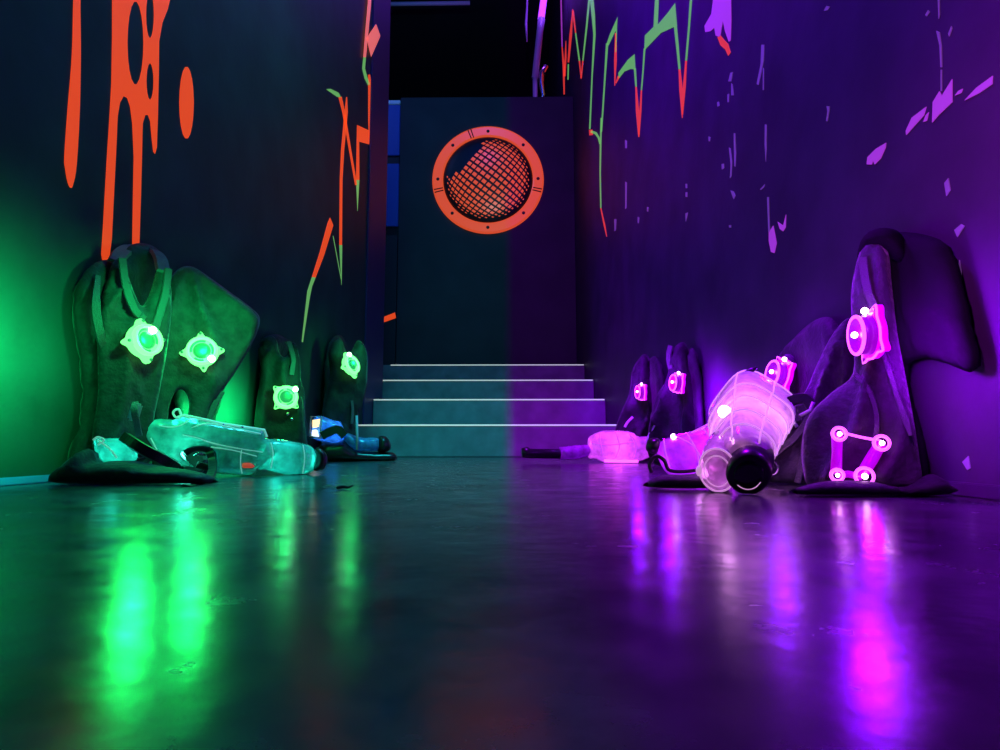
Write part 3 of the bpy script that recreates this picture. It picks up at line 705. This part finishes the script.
MB().ribbon(smooth_open(pts_on([(815, 422), (812, 440), (808, 465), (803, 484)], pF, nF, .05)), .013, .004, nF).build('upright_strap', M['webbing'], vF)
MB().ribbon(smooth_open(pts_on([(786, 412), (797, 404), (810, 402), (818, 412)], pF, nF, .046)), .022, .006, nF).build('fold_tab', M['fabric2'], vF)
cl = MB()
cl.tube(pts_on([(796, 407), (800, 414), (799, 424), (803, 430)], pF, nF, .052), .0035, 8); cl.tube(pts_on([(806, 419), (816, 414), (819, 406)], pF, nF, .052), .0035, 8)
cl.build('strap_clip', M['steel'], vF)
q = pts_on([(777, 470)], pF, nF, .05)[0]; u, v, nn = axes((-.3, -.95, 0))
MB().tube([q + (u * math.cos(t) + v * math.sin(t)) * .0145 for t in [2 * math.pi * k / 28 for k in range(28)]], .0028, 8, closed=True).build('steel_ring', M['metal'], vF)['label'] = 'round steel ring'
sF = at(783, 375, 1.42)
pad('shoulder_pad', [(772, 420), (770, 390), (776, 366), (786, 354), (796, 362), (796, 400), (792, 430)], at(783, 390, 1.46), (-.6, -.8, 0), .05, M['fabric'], vF, R=.03, step=.012, fold=.008, seed=33)
sensor(vF, sF, (-.98, -.1, .15), .098, -.35, 'p', (.1, .75), .026)

pad('hem_flap', [(648, 487), (651, 480), (664, 475), (690, 474), (712, 470), (724, 474), (728, 488)], at(690, 480, 1.135), (0, -1, 0), .07, M['fabric2'], vF, R=.04, step=.01, fold=.004, seed=34, vstretch=1)

# -- vests K and J
nK = Vector((-.75, -.66, .05)).normalized(); pK = at(680, 385, 2.3)
vK = thing('laser_tag_vest', 'black vest with the higher of two small magenta sensors, against the right wall', 'vest', base(678, 2.35), VG)
pad('front_panel', [(654, 464), (650, 430), (656, 398), (668, 378), (670, 360), (676, 347), (683, 342), (688, 350), (690, 368), (697, 392), (699, 425), (698, 463)], pK, nK, .07, M['fabric2'], vK, R=.05, step=.012, fold=.02, seed=40, drape=(684, 345), dk=10)
pad('back_panel', [(670, 462), (672, 400), (680, 362), (690, 348), (696, 356), (700, 400), (701, 462)], (XR - .026, 2.3, .25), (-1, 0, 0), .035, M['fabric2'], vK, R=.03, step=.03, fold=.006, seed=41)
MB().ribbon(smooth_open(pts_on([(676, 347), (674, 358), (676, 370)], pK, nK, .036)), .022, .005, nK).build('shoulder_strap', M['webbing'], vK)
MB().ribbon(smooth_open(pts_on([(662, 426), (658, 434), (654, 442)], pK, nK, .05)), .01, .004, nK).build('strap_end', M['pale'], vK)
sensor(vK, on_plane(689, 385, pK, nK) + nK * .06, (-.985, -.17, .05), .098, -.15, 'p', (.1, .75), .026)
nJ = Vector((-.35, -.93, .05)).normalized(); pJ = at(640, 392, 2.92)
vJ = thing('laser_tag_vest', 'black vest with the lower small magenta sensor, nearest the stairs on the right', 'vest', base(638, 2.95), VG)
pad('front_panel', [(612, 460), (614, 434), (622, 410), (629, 394), (632, 372), (639, 358), (646, 354), (651, 364), (652, 384), (660, 408), (664, 436), (664, 459)], pJ, nJ, .08, M['fabric2'], vJ, R=.06, step=.015, fold=.022, seed=44, drape=(645, 356), dk=10)
pad('back_panel', [(634, 458), (640, 400), (646, 366), (654, 356), (660, 366), (665, 400), (666, 458)], (XR - .026, 2.8, .25), (-1, 0, 0), .035, M['fabric2'], vJ, R=.03, step=.035, fold=.006, seed=45)
MB().ribbon(smooth_open(pts_on([(635, 418), (630, 423), (627, 428)], pJ, nJ, .06)), .012, .004, nJ).build('strap_end', M['pale'], vJ)
sensor(vJ, on_plane(645, 394, pJ, nJ) + nJ * .065, (-.985, -.17, 0), .1, -.1, 'p', (.1, .75), .026)

# ------------------------------------------------------------------ guns
GG = 'clear plastic laser guns lying on the floor'
# gun A: big teal gun along the left wall
gAn = Vector((.53, -.85, 0)).normalized(); gA0 = at(236, 455, 1.56)
gA = thing('laser_tag_gun', 'large teal see-through toy gun lying on the floor at left', 'toy gun', (gA0.x, gA0.y, 0), GG)
Q = zpix(130, 390, 5)
body_o = Q([(45, 215), (62, 205), (72, 180), (92, 152), (150, 140), (215, 146), (250, 136), (268, 128), (450, 165), (665, 198), (676, 218), (680, 238), (700, 246), (740, 330), (640, 395), (625, 415), (606, 430), (520, 424), (430, 415), (420, 380), (418, 322), (395, 296), (350, 290), (285, 300), (262, 318), (285, 350), (318, 384), (250, 382), (195, 374), (150, 338), (100, 300), (62, 262)])
pad('body', body_o, gA0, gAn, .075, M['tealgun'], gA, R=.022, step=.008, smooth=False)
barrel_o = Q([(690, 244), (770, 250), (860, 264), (905, 280), (926, 305), (932, 350), (922, 392), (902, 415), (860, 428), (815, 430), (770, 424), (690, 402), (640, 395), (640, 330), (660, 262)])
pad('barrel', barrel_o, gA0, gAn, .066, M['tealgun'], gA, R=.03, step=.008)
pad('inner_block', Q([(440, 300), (500, 300), (500, 390), (440, 390)]), gA0, gAn, .04, M['rubber'], gA, R=.01, step=.01, smooth=False)
pad('inner_board', Q([(150, 200), (300, 190), (600, 250), (600, 290), (300, 250), (170, 250)]), gA0, gAn, .02, M['steel'], gA, R=.01, step=.012, smooth=False)
pad('muzzle', Q([(930, 288), (958, 296), (984, 325), (986, 362), (972, 395), (945, 404), (918, 400), (926, 350)]), gA0, gAn, .055, M['rubber'], gA, R=.022, step=.007)
hh = .036
MB().tube(pts_on(Q([(225, 140), (268, 127), (360, 146), (455, 168), (560, 184), (668, 200), (680, 235)]), gA0, gAn, .012), .0032, 8).build('top_rail', M['edge_t'], gA)
mb = MB()
for pl_ in ([(255, 225), (330, 240), (400, 265), (520, 290), (650, 310)], [(140, 180), (200, 188), (250, 178), (290, 150)], [(300, 190), (380, 170), (520, 195), (640, 220)], [(395, 285), (500, 300), (620, 330)], [(690, 262), (700, 320), (690, 390)], [(848, 275), (856, 340), (846, 415)], [(100, 240), (150, 330), (200, 365)], [(545, 300), (540, 360), (548, 415)]):
    MB().tube(smooth_open(pts_on(Q(pl_), gA0, gAn, .0365), 4), .0016, 6).build('moulded_seam', M['edge_t'], gA)
tg = MB(); tg.tube(smooth_open(pts_on(Q([(270, 318), (310, 296), (370, 294), (405, 318), (408, 360), (385, 385), (330, 372)]), gA0, gAn, .02), 5), .0085, 10)
tg.build('trigger_guard', M['rubber'], gA)
MB().tube(pts_on(Q([(315, 326), (345, 318), (372, 326)]), gA0, gAn, .025), [.002, .004, .002], 8).build('trigger', M['metal'], gA)
MB().tube(smooth_open(pts_on(Q([(228, 138), (215, 118), (225, 100), (245, 100), (256, 128)]), gA0, gAn, .005), 4), .0028, 8).build('sling_loop', M['edge_t'], gA)
pad('button', Q([(555, 366), (590, 360), (618, 368), (622, 384), (600, 392), (562, 390)]), gA0 + gAn * .036, gAn, .008, M['red_button'], gA, R=.006, step=.006)['label'] = 'red button'
for q_ in ((460, 176), (555, 188)):
    MB().ball(pts_on(Q([q_]), gA0, gAn, .016)[0], .004).build('rail_stud', M['metal'], gA)
pad('stock', [(93, 440), (98, 436), (106, 438), (124, 438), (134, 444), (138, 456), (134, 462), (112, 466), (98, 462), (94, 450)], at(115, 450, 1.315), gAn, .05, M['tealgun'], gA, R=.018, step=.007)
mb = MB(); mb.tube(smooth_open([at(98, 440, 1.28), at(110, 449, 1.28), at(117, 458, 1.28)]), .002, 6); mb.tube(smooth_open([at(93, 440, 1.28), at(98, 437, 1.28), at(104, 440, 1.28), at(98, 445, 1.28)]), .002, 6)
mb.build('stock_seam', M['edge_t'], gA)
MB().ribbon(smooth_open([at(124, 437, 1.31), at(131, 442, 1.275), at(148, 452, 1.275), at(166, 461, 1.30), at(176, 467, 1.34)]), .024, .012, (.2, -.95, .2)).build('sling', M['rubber'], gA)
MB().ribbon(smooth_open([on_plane(208, 452, gA0, gAn) + gAn * .03, on_plane(210, 462, gA0, gAn) + gAn * .05, at(210, 476, 1.40), at(196, 486, 1.25), at(186, 487.5, 1.18)]), .02, .008, (.3, -.9, .3)).build('wrist_strap', M['rubber'], gA)

lamp_stock = at(115, 452, 1.32)
# gun D: small blue one by the stairs
gDn = Vector((.25, -.97, 0)).normalized(); gD0 = at(345, 438, 2.87)
gD = thing('laser_tag_gun', 'small blue-lit toy gun with glowing rear screen, lying by the foot of the stairs', 'toy gun', (gD0.x, gD0.y, 0), GG)
pad('body', [(312, 424), (315, 416), (323, 416), (334, 420), (341, 422), (344, 430), (344, 440), (336, 444), (322, 442), (311, 437)], gD0, gDn, .11, M['bluegun'], gD, R=.035, step=.015)
pad('barrel', [(340, 430), (346, 432), (362, 437), (379, 438), (379, 450), (366, 451), (354, 450), (344, 442)], gD0, gDn, .08, M['bluegun'], gD, R=.03, step=.014)
pad('muzzle', [(378, 438), (384, 436), (389, 440), (391, 448), (386, 452), (377, 451)], gD0, gDn, .085, M['rubber'], gD, R=.03, step=.012)
pad('grip', [(322, 442), (336, 441), (346, 440), (356, 450), (378, 452), (394, 453), (394, 461), (356, 461.6), (330, 461.6), (316, 458)], gD0, gDn, .10, M['rubber'], gD, R=.04, step=.016)
for (o_, mt) in (([(312.5, 420), (320, 419), (320.5, 427), (312.5, 428)], 'screen_warm'), ([(312, 430), (319.5, 429), (319, 437), (311.5, 436)], 'screen_white')):
    pad('screen', o_, gD0 + gDn * .052, gDn, .012, M[mt], gD, R=.008, step=.01, smooth=False)
MB().tube(pts_on([(310, 436), (312, 417), (322, 417), (321, 439), (310, 436)], gD0, gDn, .056), .005, 6).build('screen_bezel', M['edge'], gD)
MB().ribbon(smooth_open(pts_on([(322, 436), (330, 432), (338, 430), (345, 436)], gD0, gDn, .06)), .04, .014, gDn).build('sling', M['rubber'], gD)
MB().tube(pts_on([(357, 450), (357, 436), (356.5, 416)], gD0, gDn, .05), .006, 8).build('antenna', M['steel'], gD)

# gun G: big pale pink gun facing the camera
gG = thing('laser_tag_gun', 'big pale pink toy gun pointing its black muzzle straight at the viewer', 'toy gun', (.43, 1.1, 0), GG)
mz = at(748, 470, 1.02); rr = at(752, 408, 1.36)
ax = (rr - mz).normalized(); sd = ax.cross(Vector((0, 0, 1))).normalized(); upv = sd.cross(ax).normalized()
LG = (rr - mz).length
rl = math.radians(-38)
s2 = sd * math.cos(rl) + upv * math.sin(rl); u2 = upv * math.cos(rl) - sd * math.sin(rl)
def section(t, w, h, dx=0, dz=0, ex=None, n=40):
    ex = ex or 2.2 + 1.5 * max(0, t)
    c = mz + ax * (t * LG) + s2 * dx + u2 * dz; out = []
    for k in range(n):
        a = 2 * math.pi * k / n; ca, sa = math.cos(a), math.sin(a)
        out.append(c + s2 * (w * math.copysign(abs(ca) ** (2 / ex), ca)) + u2 * (h * math.copysign(abs(sa) ** (2 / ex), sa)))
    return out
prof = [(.04, .034, .037, -.004), (.06, .040, .041, -.009), (.18, .044, .046, -.010), (.2, .048, .049, -.010), (.34, .051, .053, -.009), (.36, .055, .057, -.008), (.52, .059, .061, -.006), (.54, .063, .065, -.005), (.70, .067, .069, -.003), (.72, .071, .073, -.002), (.92, .075, .077, 0), (.98, .073, .075, 0), (1.0, .064, .066, 0)]
MB().loft([section(t, w, h, dx) for t, w, h, dx in prof]).build('body', M['pinkgun'], gG)
mb = MB()
for t, w, h, dx in ((.19, .0465, .048, -.01), (.35, .0535, .0555, -.0085), (.53, .0615, .0635, -.0055), (.71, .0695, .0715, -.0025), (.95, .0748, .0768, 0)):
    pts = section(t, w, h, dx); MB().tube(pts, .0019, 6, closed=True).build('rib', M['edge_p'], gG)
mb = MB()
for k in (3, 10, 17): MB().tube([section(t, w + .001, h + .001, dx)[k] for t, w, h, dx in prof[1:-1]], .0016, 6).build('edge_line', M['edge_p'], gG)
MB().loft([section(t, r, r * 1.12, .002, 0, 2.2) for t, r in ((-.05, .027), (-.045, .031), (.0, .034), (.14, .036), (.16, .03))]).build('muzzle', M['rubber'], gG)
MB().loft([section(t, r, r * 1.1, .002, 0, 2.2) for t, r in ((-.052, .022), (-.056, .021), (-.056, .012))]).build('muzzle_lens', principled('dark_lens', (.01, .01, .015), .08), gG)
mb = MB(); arc = section(-.054, .020, .022, .002, -.002, 2.2); mb.tube([arc[k % 40] for k in range(29, 42)], .0012, 6); mb.build('muzzle_lit_arc', M['edge_p'], gG)  # lit arc of the muzzle drawn as a glowing line
# clear round foregrip disc beside the muzzle
dc = at(718, 467, 1.055)
def disc(r, y, n=36): return [dc + ax * y + sd * (r * .86 * math.cos(2 * math.pi * k / n)) + upv * (r * 1.12 * math.sin(2 * math.pi * k / n)) for k in range(n)]
MB().loft([disc(.026, -.02), disc(.033, -.014), disc(.0345, 0), disc(.034, .05), disc(.030, .10), disc(.018, .12)]).build('foregrip', M['pinkgun'], gG)
mb = MB(); mb.tube(disc(.0335, -.015), .0018, 6, closed=True); mb.tube(disc(.024, -.021), .0012, 6, closed=True); mb.build('foregrip_rim', M['edge_p'], gG)
MB().ball(at(699, 471, 1.05), .007, 10, (.8, .8, 1.3)).build('side_tab', M['edge_p'], gG)
sp0 = min(section(.95, .0752, .0772, 0, n=120), key=lambda p: (p - at(750, 378, 1.32)).length)
MB().tube([sp0 + (sd * .9 + Vector((0, 0, .45))) * a for a in (-.020, -.010, .002, .012)], [.002, .006, .006, .002], 8).build('rear_slot', M['rubber'], gG)
pled = min((p for t in (.36, .42, .48, .54) for p in section(t, .060, .062, -.007)), key=lambda p: (p - at(728, 412, 1.16)).length)
MB().ball(pled, .012).build('led', M['p_led'], gG)
# rear plate ridge
MB().tube(section(1.0, .065, .067, 0), .003, 6, closed=True).build('rear_rim', M['edge_p'], gG)
MB().loft([section(t, w, .026, -.012, -.07 - (1 - t) * 0.02, 2.4) for t, w in ((.55, .02), (.6, .026), (.85, .028), (.92, .02))]).build('grip', M['pinkgun'], gG)

# gun H: purple gun behind it
gHn = Vector((-.15, -.98, .1)).normalized(); gH0 = at(690, 450, 1.4)
gH = thing('laser_tag_gun', 'purple see-through toy gun half hidden behind the big pale pink gun', 'toy gun', (gH0.x, gH0.y, 0), GG)
pad('body', [(656, 450), (661, 441), (672, 436), (700, 429), (716, 421), (730, 425), (738, 445), (730, 478), (702, 479), (678, 479), (664, 470)], gH0, gHn, .085, M['purplegun'], gH, R=.03, step=.009)
pad('muzzle', [(646, 446), (649, 439), (657, 438), (661, 442), (660, 451), (653, 454), (647, 451)], gH0, gHn, .05, M['rubber'], gH, R=.018, step=.007)
mb = MB()
for pl_ in ([(672, 437), (690, 447), (700, 462)], [(662, 442), (664, 455), (668, 468)], [(685, 436), (694, 452), (696, 464)], [(700, 430), (710, 445), (712, 462)]): MB().tube(smooth_open(pts_on(pl_, gH0, gHn, .042), 4), .0016, 6).build('moulded_seam', M['edge_v'], gH)
MB().tube(pts_on([(690, 434), (704, 427), (716, 420)], gH0, gHn, .02), .0025, 6).build('top_rail', M['edge_v'], gH)
MB().ball(pts_on([(672, 438)], gH0, gHn, .03)[0], .006).build('led', M['p_led'], gH)
MB().tube(smooth_open(pts_on([(650, 474), (648, 466), (654, 458), (662, 462), (668, 472), (690, 472), (706, 466), (716, 462)], gH0, gHn, .05)), .0042, 8).build('sling', M['rubber'], gH)

# gun I: far pink gun in front of the stairs
gIn = Vector((.12, -.99, 0)).normalized(); gI0 = at(610, 446, 2.66)
gI = thing('laser_tag_gun', 'pink toy gun with a long black barrel lying in front of the stairs', 'toy gun', (gI0.x, gI0.y, 0), GG)
pad('body', [(588, 440), (592, 435), (601, 431), (616, 430), (632, 432), (638, 436), (656, 437), (656, 451), (644, 460), (628, 462.5), (606, 462.5), (596, 459), (588, 457)], gI0, gIn, .10, M['pinkgun'], gI, R=.035, step=.014)
pad('fore_end', [(559, 447), (574, 445), (588, 444), (592, 448), (592, 455), (580, 459), (560, 460)], gI0, gIn, .07, M['purplegun'], gI, R=.025, step=.013, smooth=False)
mb = MB(); mb.tube(pts_on([(522, 453), (527, 452.5), (530, 453.5), (560, 454)], gI0, gIn, 0), [.02, .024, .02, .02], 14); mb.build('barrel', M['rubber'], gI)
pad('rear_cap', [(648, 437), (656, 437), (659, 442), (658, 450), (648, 452)], gI0, gIn, .07, M['rubber'], gI, R=.025, step=.014)
mb = MB()
for pl_ in ([(588, 442), (606, 445), (630, 442)], [(612, 432), (616, 446), (612, 458)], [(626, 434), (632, 447), (630, 458)], [(596, 434), (598, 446), (600, 456)]): MB().tube(smooth_open(pts_on(pl_, gI0, gIn, .05), 4), .003, 6).build('moulded_seam', M['edge_v'], gI)
MB().ribbon(pts_on([(601, 460.5), (620, 461), (634, 461)], gI0, gIn, .052), .012, .006, gIn).build('light_strip', M['p_ring'], gI)

# scrap on the floor
sp_ = at(345, 489, 50.2 / 45)
b_ = MB(); b_.tube(smooth_open([sp_ + Vector((-.016, 0, .002)), sp_ + Vector((-.004, .004, .004)), sp_ + Vector((.006, 0, .003)), sp_ + Vector((.014, .003, .007))]), [.001, .003, .0035, .003, .0035, .003, .003, .003, .003, .003, .002, .002, .002, .002, .002, .001], 6)
tag(b_.build('floor_scrap', M['scrap'], None), 'tiny dark scrap lying alone on the green-lit floor', 'scrap')

# ------------------------------------------------------------------ light
def sl(c, n, d): return Vector(c) + Vector(n).normalized() * d
# sensor glow, plus added fill spots that brighten vests and floor
E = 1.0
for p, n_, e in ((on_plane(138, 344, pA, nA), nA, .8), (on_plane(201, 355, pB, nB), nB, .7), (on_plane(284, 398, pC, nC), nC, .6), (on_plane(349, 365, pD, nD), nD, .5)):
    lamp('sensor_light', sl(p, n_, .075), GC, e * E)
    spot('sensor_fill', sl(p, n_, .14) + Vector((.05, -.04, .10)), -n_ + Vector((-.25, .2, -.5)), GC, 5 * e, 125, .9)
for p, n_, e in ((on_plane(862, 339, pE, nE), nE, .9), (sF, nF, .9), (on_plane(678, 383, pK, nK), nK, 1.1), (on_plane(638, 392, pJ, nJ), nJ, 1.1)):
    lamp('sensor_light', sl(p, n_, .085), PC, e * E)
    spot('sensor_fill', sl(p, n_, .13) + Vector((-.05, -.04, .09)), -n_ + Vector((.25, .2, -.5)), PC, 3.2 * e, 125, .9)
lamp('frame_light', sl(pS, nS, .05), (.4, .0, 1), .2)
spot('sensor_fill', on_plane(138, 344, pA, nA) + nA * .08, (.22, -.75, -.5), (.005, 1, .11), 2.4, 105, 1)
spot('sensor_fill', on_plane(201, 355, pB, nB) + nB * .08, (.15, -.8, -.45), (.005, 1, .11), 1.9, 95, 1)
spot('sensor_fill', on_plane(862, 339, pE, nE) + nE * .09, (-.1, -.75, -.5), PC, 2.6, 95, 1)
# added wall spots behind vests; row lights stand for vests out of view
LW, RW = (-1, 0, -.05), (1, 0, -.05)
spot('row_light_left', (XL + .16, 1.12, .26), LW, GC, 12)
spot('wall_pool_fill', (XL + .12, 2.15, .18), LW, GC, 11)
spot('wall_pool_fill', (XL + .10, 1.78, .16), LW, GC, 3.5)
spot('wall_pool_fill', (XR - .10, 2.10, .22), RW, PC, 13)
spot('row_light_right', (XR - .13, .92, .22), RW, (.30, .0, 1), 6)
spot('row_light_right', (XR - .35, .62, .42), RW, (.5, .04, .8), 11)
# unseen fills added high over the corridor, each beam kept on the opposite wall
def wall_fill(name, p, side, col, e, cut):
    l = bpy.data.lights.new(name, 'POINT'); l.energy = e; l.color = col; l.shadow_soft_size = .06; l.use_nodes = True
    nt = l.node_tree; em = [n for n in nt.nodes if n.type == 'EMISSION'][0]; N = nt.nodes; L = nt.links
    tc = N.new('ShaderNodeTexCoord'); sx = N.new('ShaderNodeSeparateXYZ'); L.new(tc.outputs['Normal'], sx.inputs[0])
    def math_(op, a, b):
        m = N.new('ShaderNodeMath'); m.operation = op
        for k, v in ((0, a), (1, b)):
            if isinstance(v, (int, float)): m.inputs[k].default_value = v
            else: L.new(v, m.inputs[k])
        return m.outputs[0]
    def ramp(v, a, b, c, d):
        m = N.new('ShaderNodeMapRange'); m.interpolation_type = 'SMOOTHSTEP'; L.new(v, m.inputs[0])
        for k, q in zip((1, 2, 3, 4), (a, b, c, d)): m.inputs[k].default_value = q
        return m.outputs[0]
    xs = math_('MULTIPLY', sx.outputs['X'], side); dn = math_('MAXIMUM', math_('MULTIPLY', sx.outputs['Z'], -1), .001)
    g1 = ramp(math_('DIVIDE', xs, dn), cut, cut + .05, 0, 1)
    g2 = ramp(math_('DIVIDE', sx.outputs['Y'], math_('MAXIMUM', xs, .001)), 2.2, 3.0, 1, 0)
    L.new(math_('MULTIPLY', g1, g2), em.inputs['Strength'])
    o = bpy.data.objects.new(name, l); COL.objects.link(o); o.location = p
wall_fill('violet_wall_fill', (-.55, 1.9, 3.3), 1, (.12, .0, 1), 640, .31)
wall_fill('teal_wall_fill', (.35, 1.9, 3.3), -1, (.0, .7, .45), 40, .34)
# lamps inside the clear guns
lamp('gun_light', gA0 + Vector((-.1, -.05, .01)), (.08, 1, .72), .34, .02)
lamp('gun_light', gA0 + Vector((.08, .05, -.01)), (.05, .9, .75), .10, .02)
lamp('gun_light', lamp_stock, (.05, .9, .75), .05, .01)
lamp('gun_light', gD0 + Vector((-.05, 0, .03)), (.08, .35, 1), .22, .02)
lamp('gun_light', mz + ax * LG * .55, (1, .5, 1), .38, .02)
lamp('gun_light', dc + Vector((0, .06, 0)), (.9, .3, 1), .12, .02)
lamp('gun_light', gH0 + Vector((.03, 0, 0)), (.55, .02, 1), .25, .02)
lamp('gun_light', gI0 + Vector((.03, 0, 0)), (.8, .12, 1), .4, .02)
# unseen lamp added over mid corridor to tint its left teal, right violet
l = bpy.data.lights.new('two_colour_fill', 'POINT'); l.energy = 400; l.shadow_soft_size = .02; l.use_nodes = True
nt = l.node_tree; em = [n for n in nt.nodes if n.type == 'EMISSION'][0]
tcn = nt.nodes.new('ShaderNodeTexCoord'); sx = nt.nodes.new('ShaderNodeSeparateXYZ'); nt.links.new(tcn.outputs['Normal'], sx.inputs[0])
mr = nt.nodes.new('ShaderNodeMapRange'); mr.inputs[1].default_value = -.012; mr.inputs[2].default_value = .012; nt.links.new(sx.outputs['X'], mr.inputs[0])
mx = nt.nodes.new('ShaderNodeMix'); mx.data_type = 'RGBA'; nt.links.new(mr.outputs[0], mx.inputs[0])
mx.inputs[6].default_value = (.02, .68, .74, 1); mx.inputs[7].default_value = (.68, .0, 1.7, 1)
nt.links.new(mx.outputs[2], em.inputs['Color'])
# added falloff: narrow beam along the corridor, little of it on the side walls
ax_ = nt.nodes.new('ShaderNodeMath'); ax_.operation = 'ABSOLUTE'; nt.links.new(sx.outputs['X'], ax_.inputs[0])
bd = nt.nodes.new('ShaderNodeMapRange'); bd.interpolation_type = 'SMOOTHSTEP'; nt.links.new(ax_.outputs[0], bd.inputs[0])
for k, q in zip((1, 2, 3, 4), (.20, .33, 1, .07)): bd.inputs[k].default_value = q
fz = nt.nodes.new('ShaderNodeMath'); fz.operation = 'MULTIPLY'; nt.links.new(sx.outputs['Z'], fz.inputs[0]); fz.inputs[1].default_value = -1
fd = nt.nodes.new('ShaderNodeMath'); fd.operation = 'DIVIDE'; nt.links.new(sx.outputs['Y'], fd.inputs[0]); nt.links.new(fz.outputs[0], fd.inputs[1])
fr_ = nt.nodes.new('ShaderNodeMapRange'); nt.links.new(fd.outputs[0], fr_.inputs[0])
for k, q in zip((1, 2, 3, 4), (.72, 1.7, 1, .28)): fr_.inputs[k].default_value = q
fm = nt.nodes.new('ShaderNodeMath'); fm.operation = 'MULTIPLY'; nt.links.new(bd.outputs[0], fm.inputs[0]); nt.links.new(fr_.outputs[0], fm.inputs[1])
bk_ = nt.nodes.new('ShaderNodeMapRange'); nt.links.new(fd.outputs[0], bk_.inputs[0])
for k, q in zip((1, 2, 3, 4), (-.75, -.25, .25, 1)): bk_.inputs[k].default_value = q
fn = nt.nodes.new('ShaderNodeMath'); fn.operation = 'MULTIPLY'; nt.links.new(fm.outputs[0], fn.inputs[0]); nt.links.new(bk_.outputs[0], fn.inputs[1])
nt.links.new(fn.outputs[0], em.inputs['Strength'])
lo = bpy.data.objects.new('two_colour_fill', l); COL.objects.link(lo); lo.location = (.015, 2.0, 2.7)
lamp('violet_tube_glow', at(548, -10, YT) + Vector((0, -.2, 0)), (.25, .05, 1), 18, .1)
# black light over the left wall
lamp('black_light', (-.3, 2.6, 5.6), (.005, .05, 1), 110, .2)
lamp('blue_side_fill', (-1.9, 4.9, 4.3), (.12, .26, 1), 26, .1)  # unseen blue lamp added to brighten the post and left steps

# everything soft settles on the floor and against the walls
for o in list(bpy.data.objects):
    if o.type != 'MESH' or not o.parent: continue
    r_ = o.parent if o.parent.parent is None else o.parent.parent
    if not r_.name.startswith('laser_tag'): continue
    off = base_of(o)
    for v_ in o.data.vertices:
        v_.co.z = max(v_.co.z + off.z, .0015) - off.z
        v_.co.x = min(max(v_.co.x + off.x, XL + .002), XR - .002) - off.x
w = bpy.data.worlds.new('dark'); sc.world = w; w.use_nodes = True
w.node_tree.nodes['Background'].inputs[0].default_value = (.05, .08, .3, 1); w.node_tree.nodes['Background'].inputs[1].default_value = .01

sc.view_settings.view_transform = 'Standard'; sc.view_settings.look = 'None'
sc.view_settings.gamma = 1; sc.view_settings.use_curve_mapping = False; sc.view_settings.exposure = 0
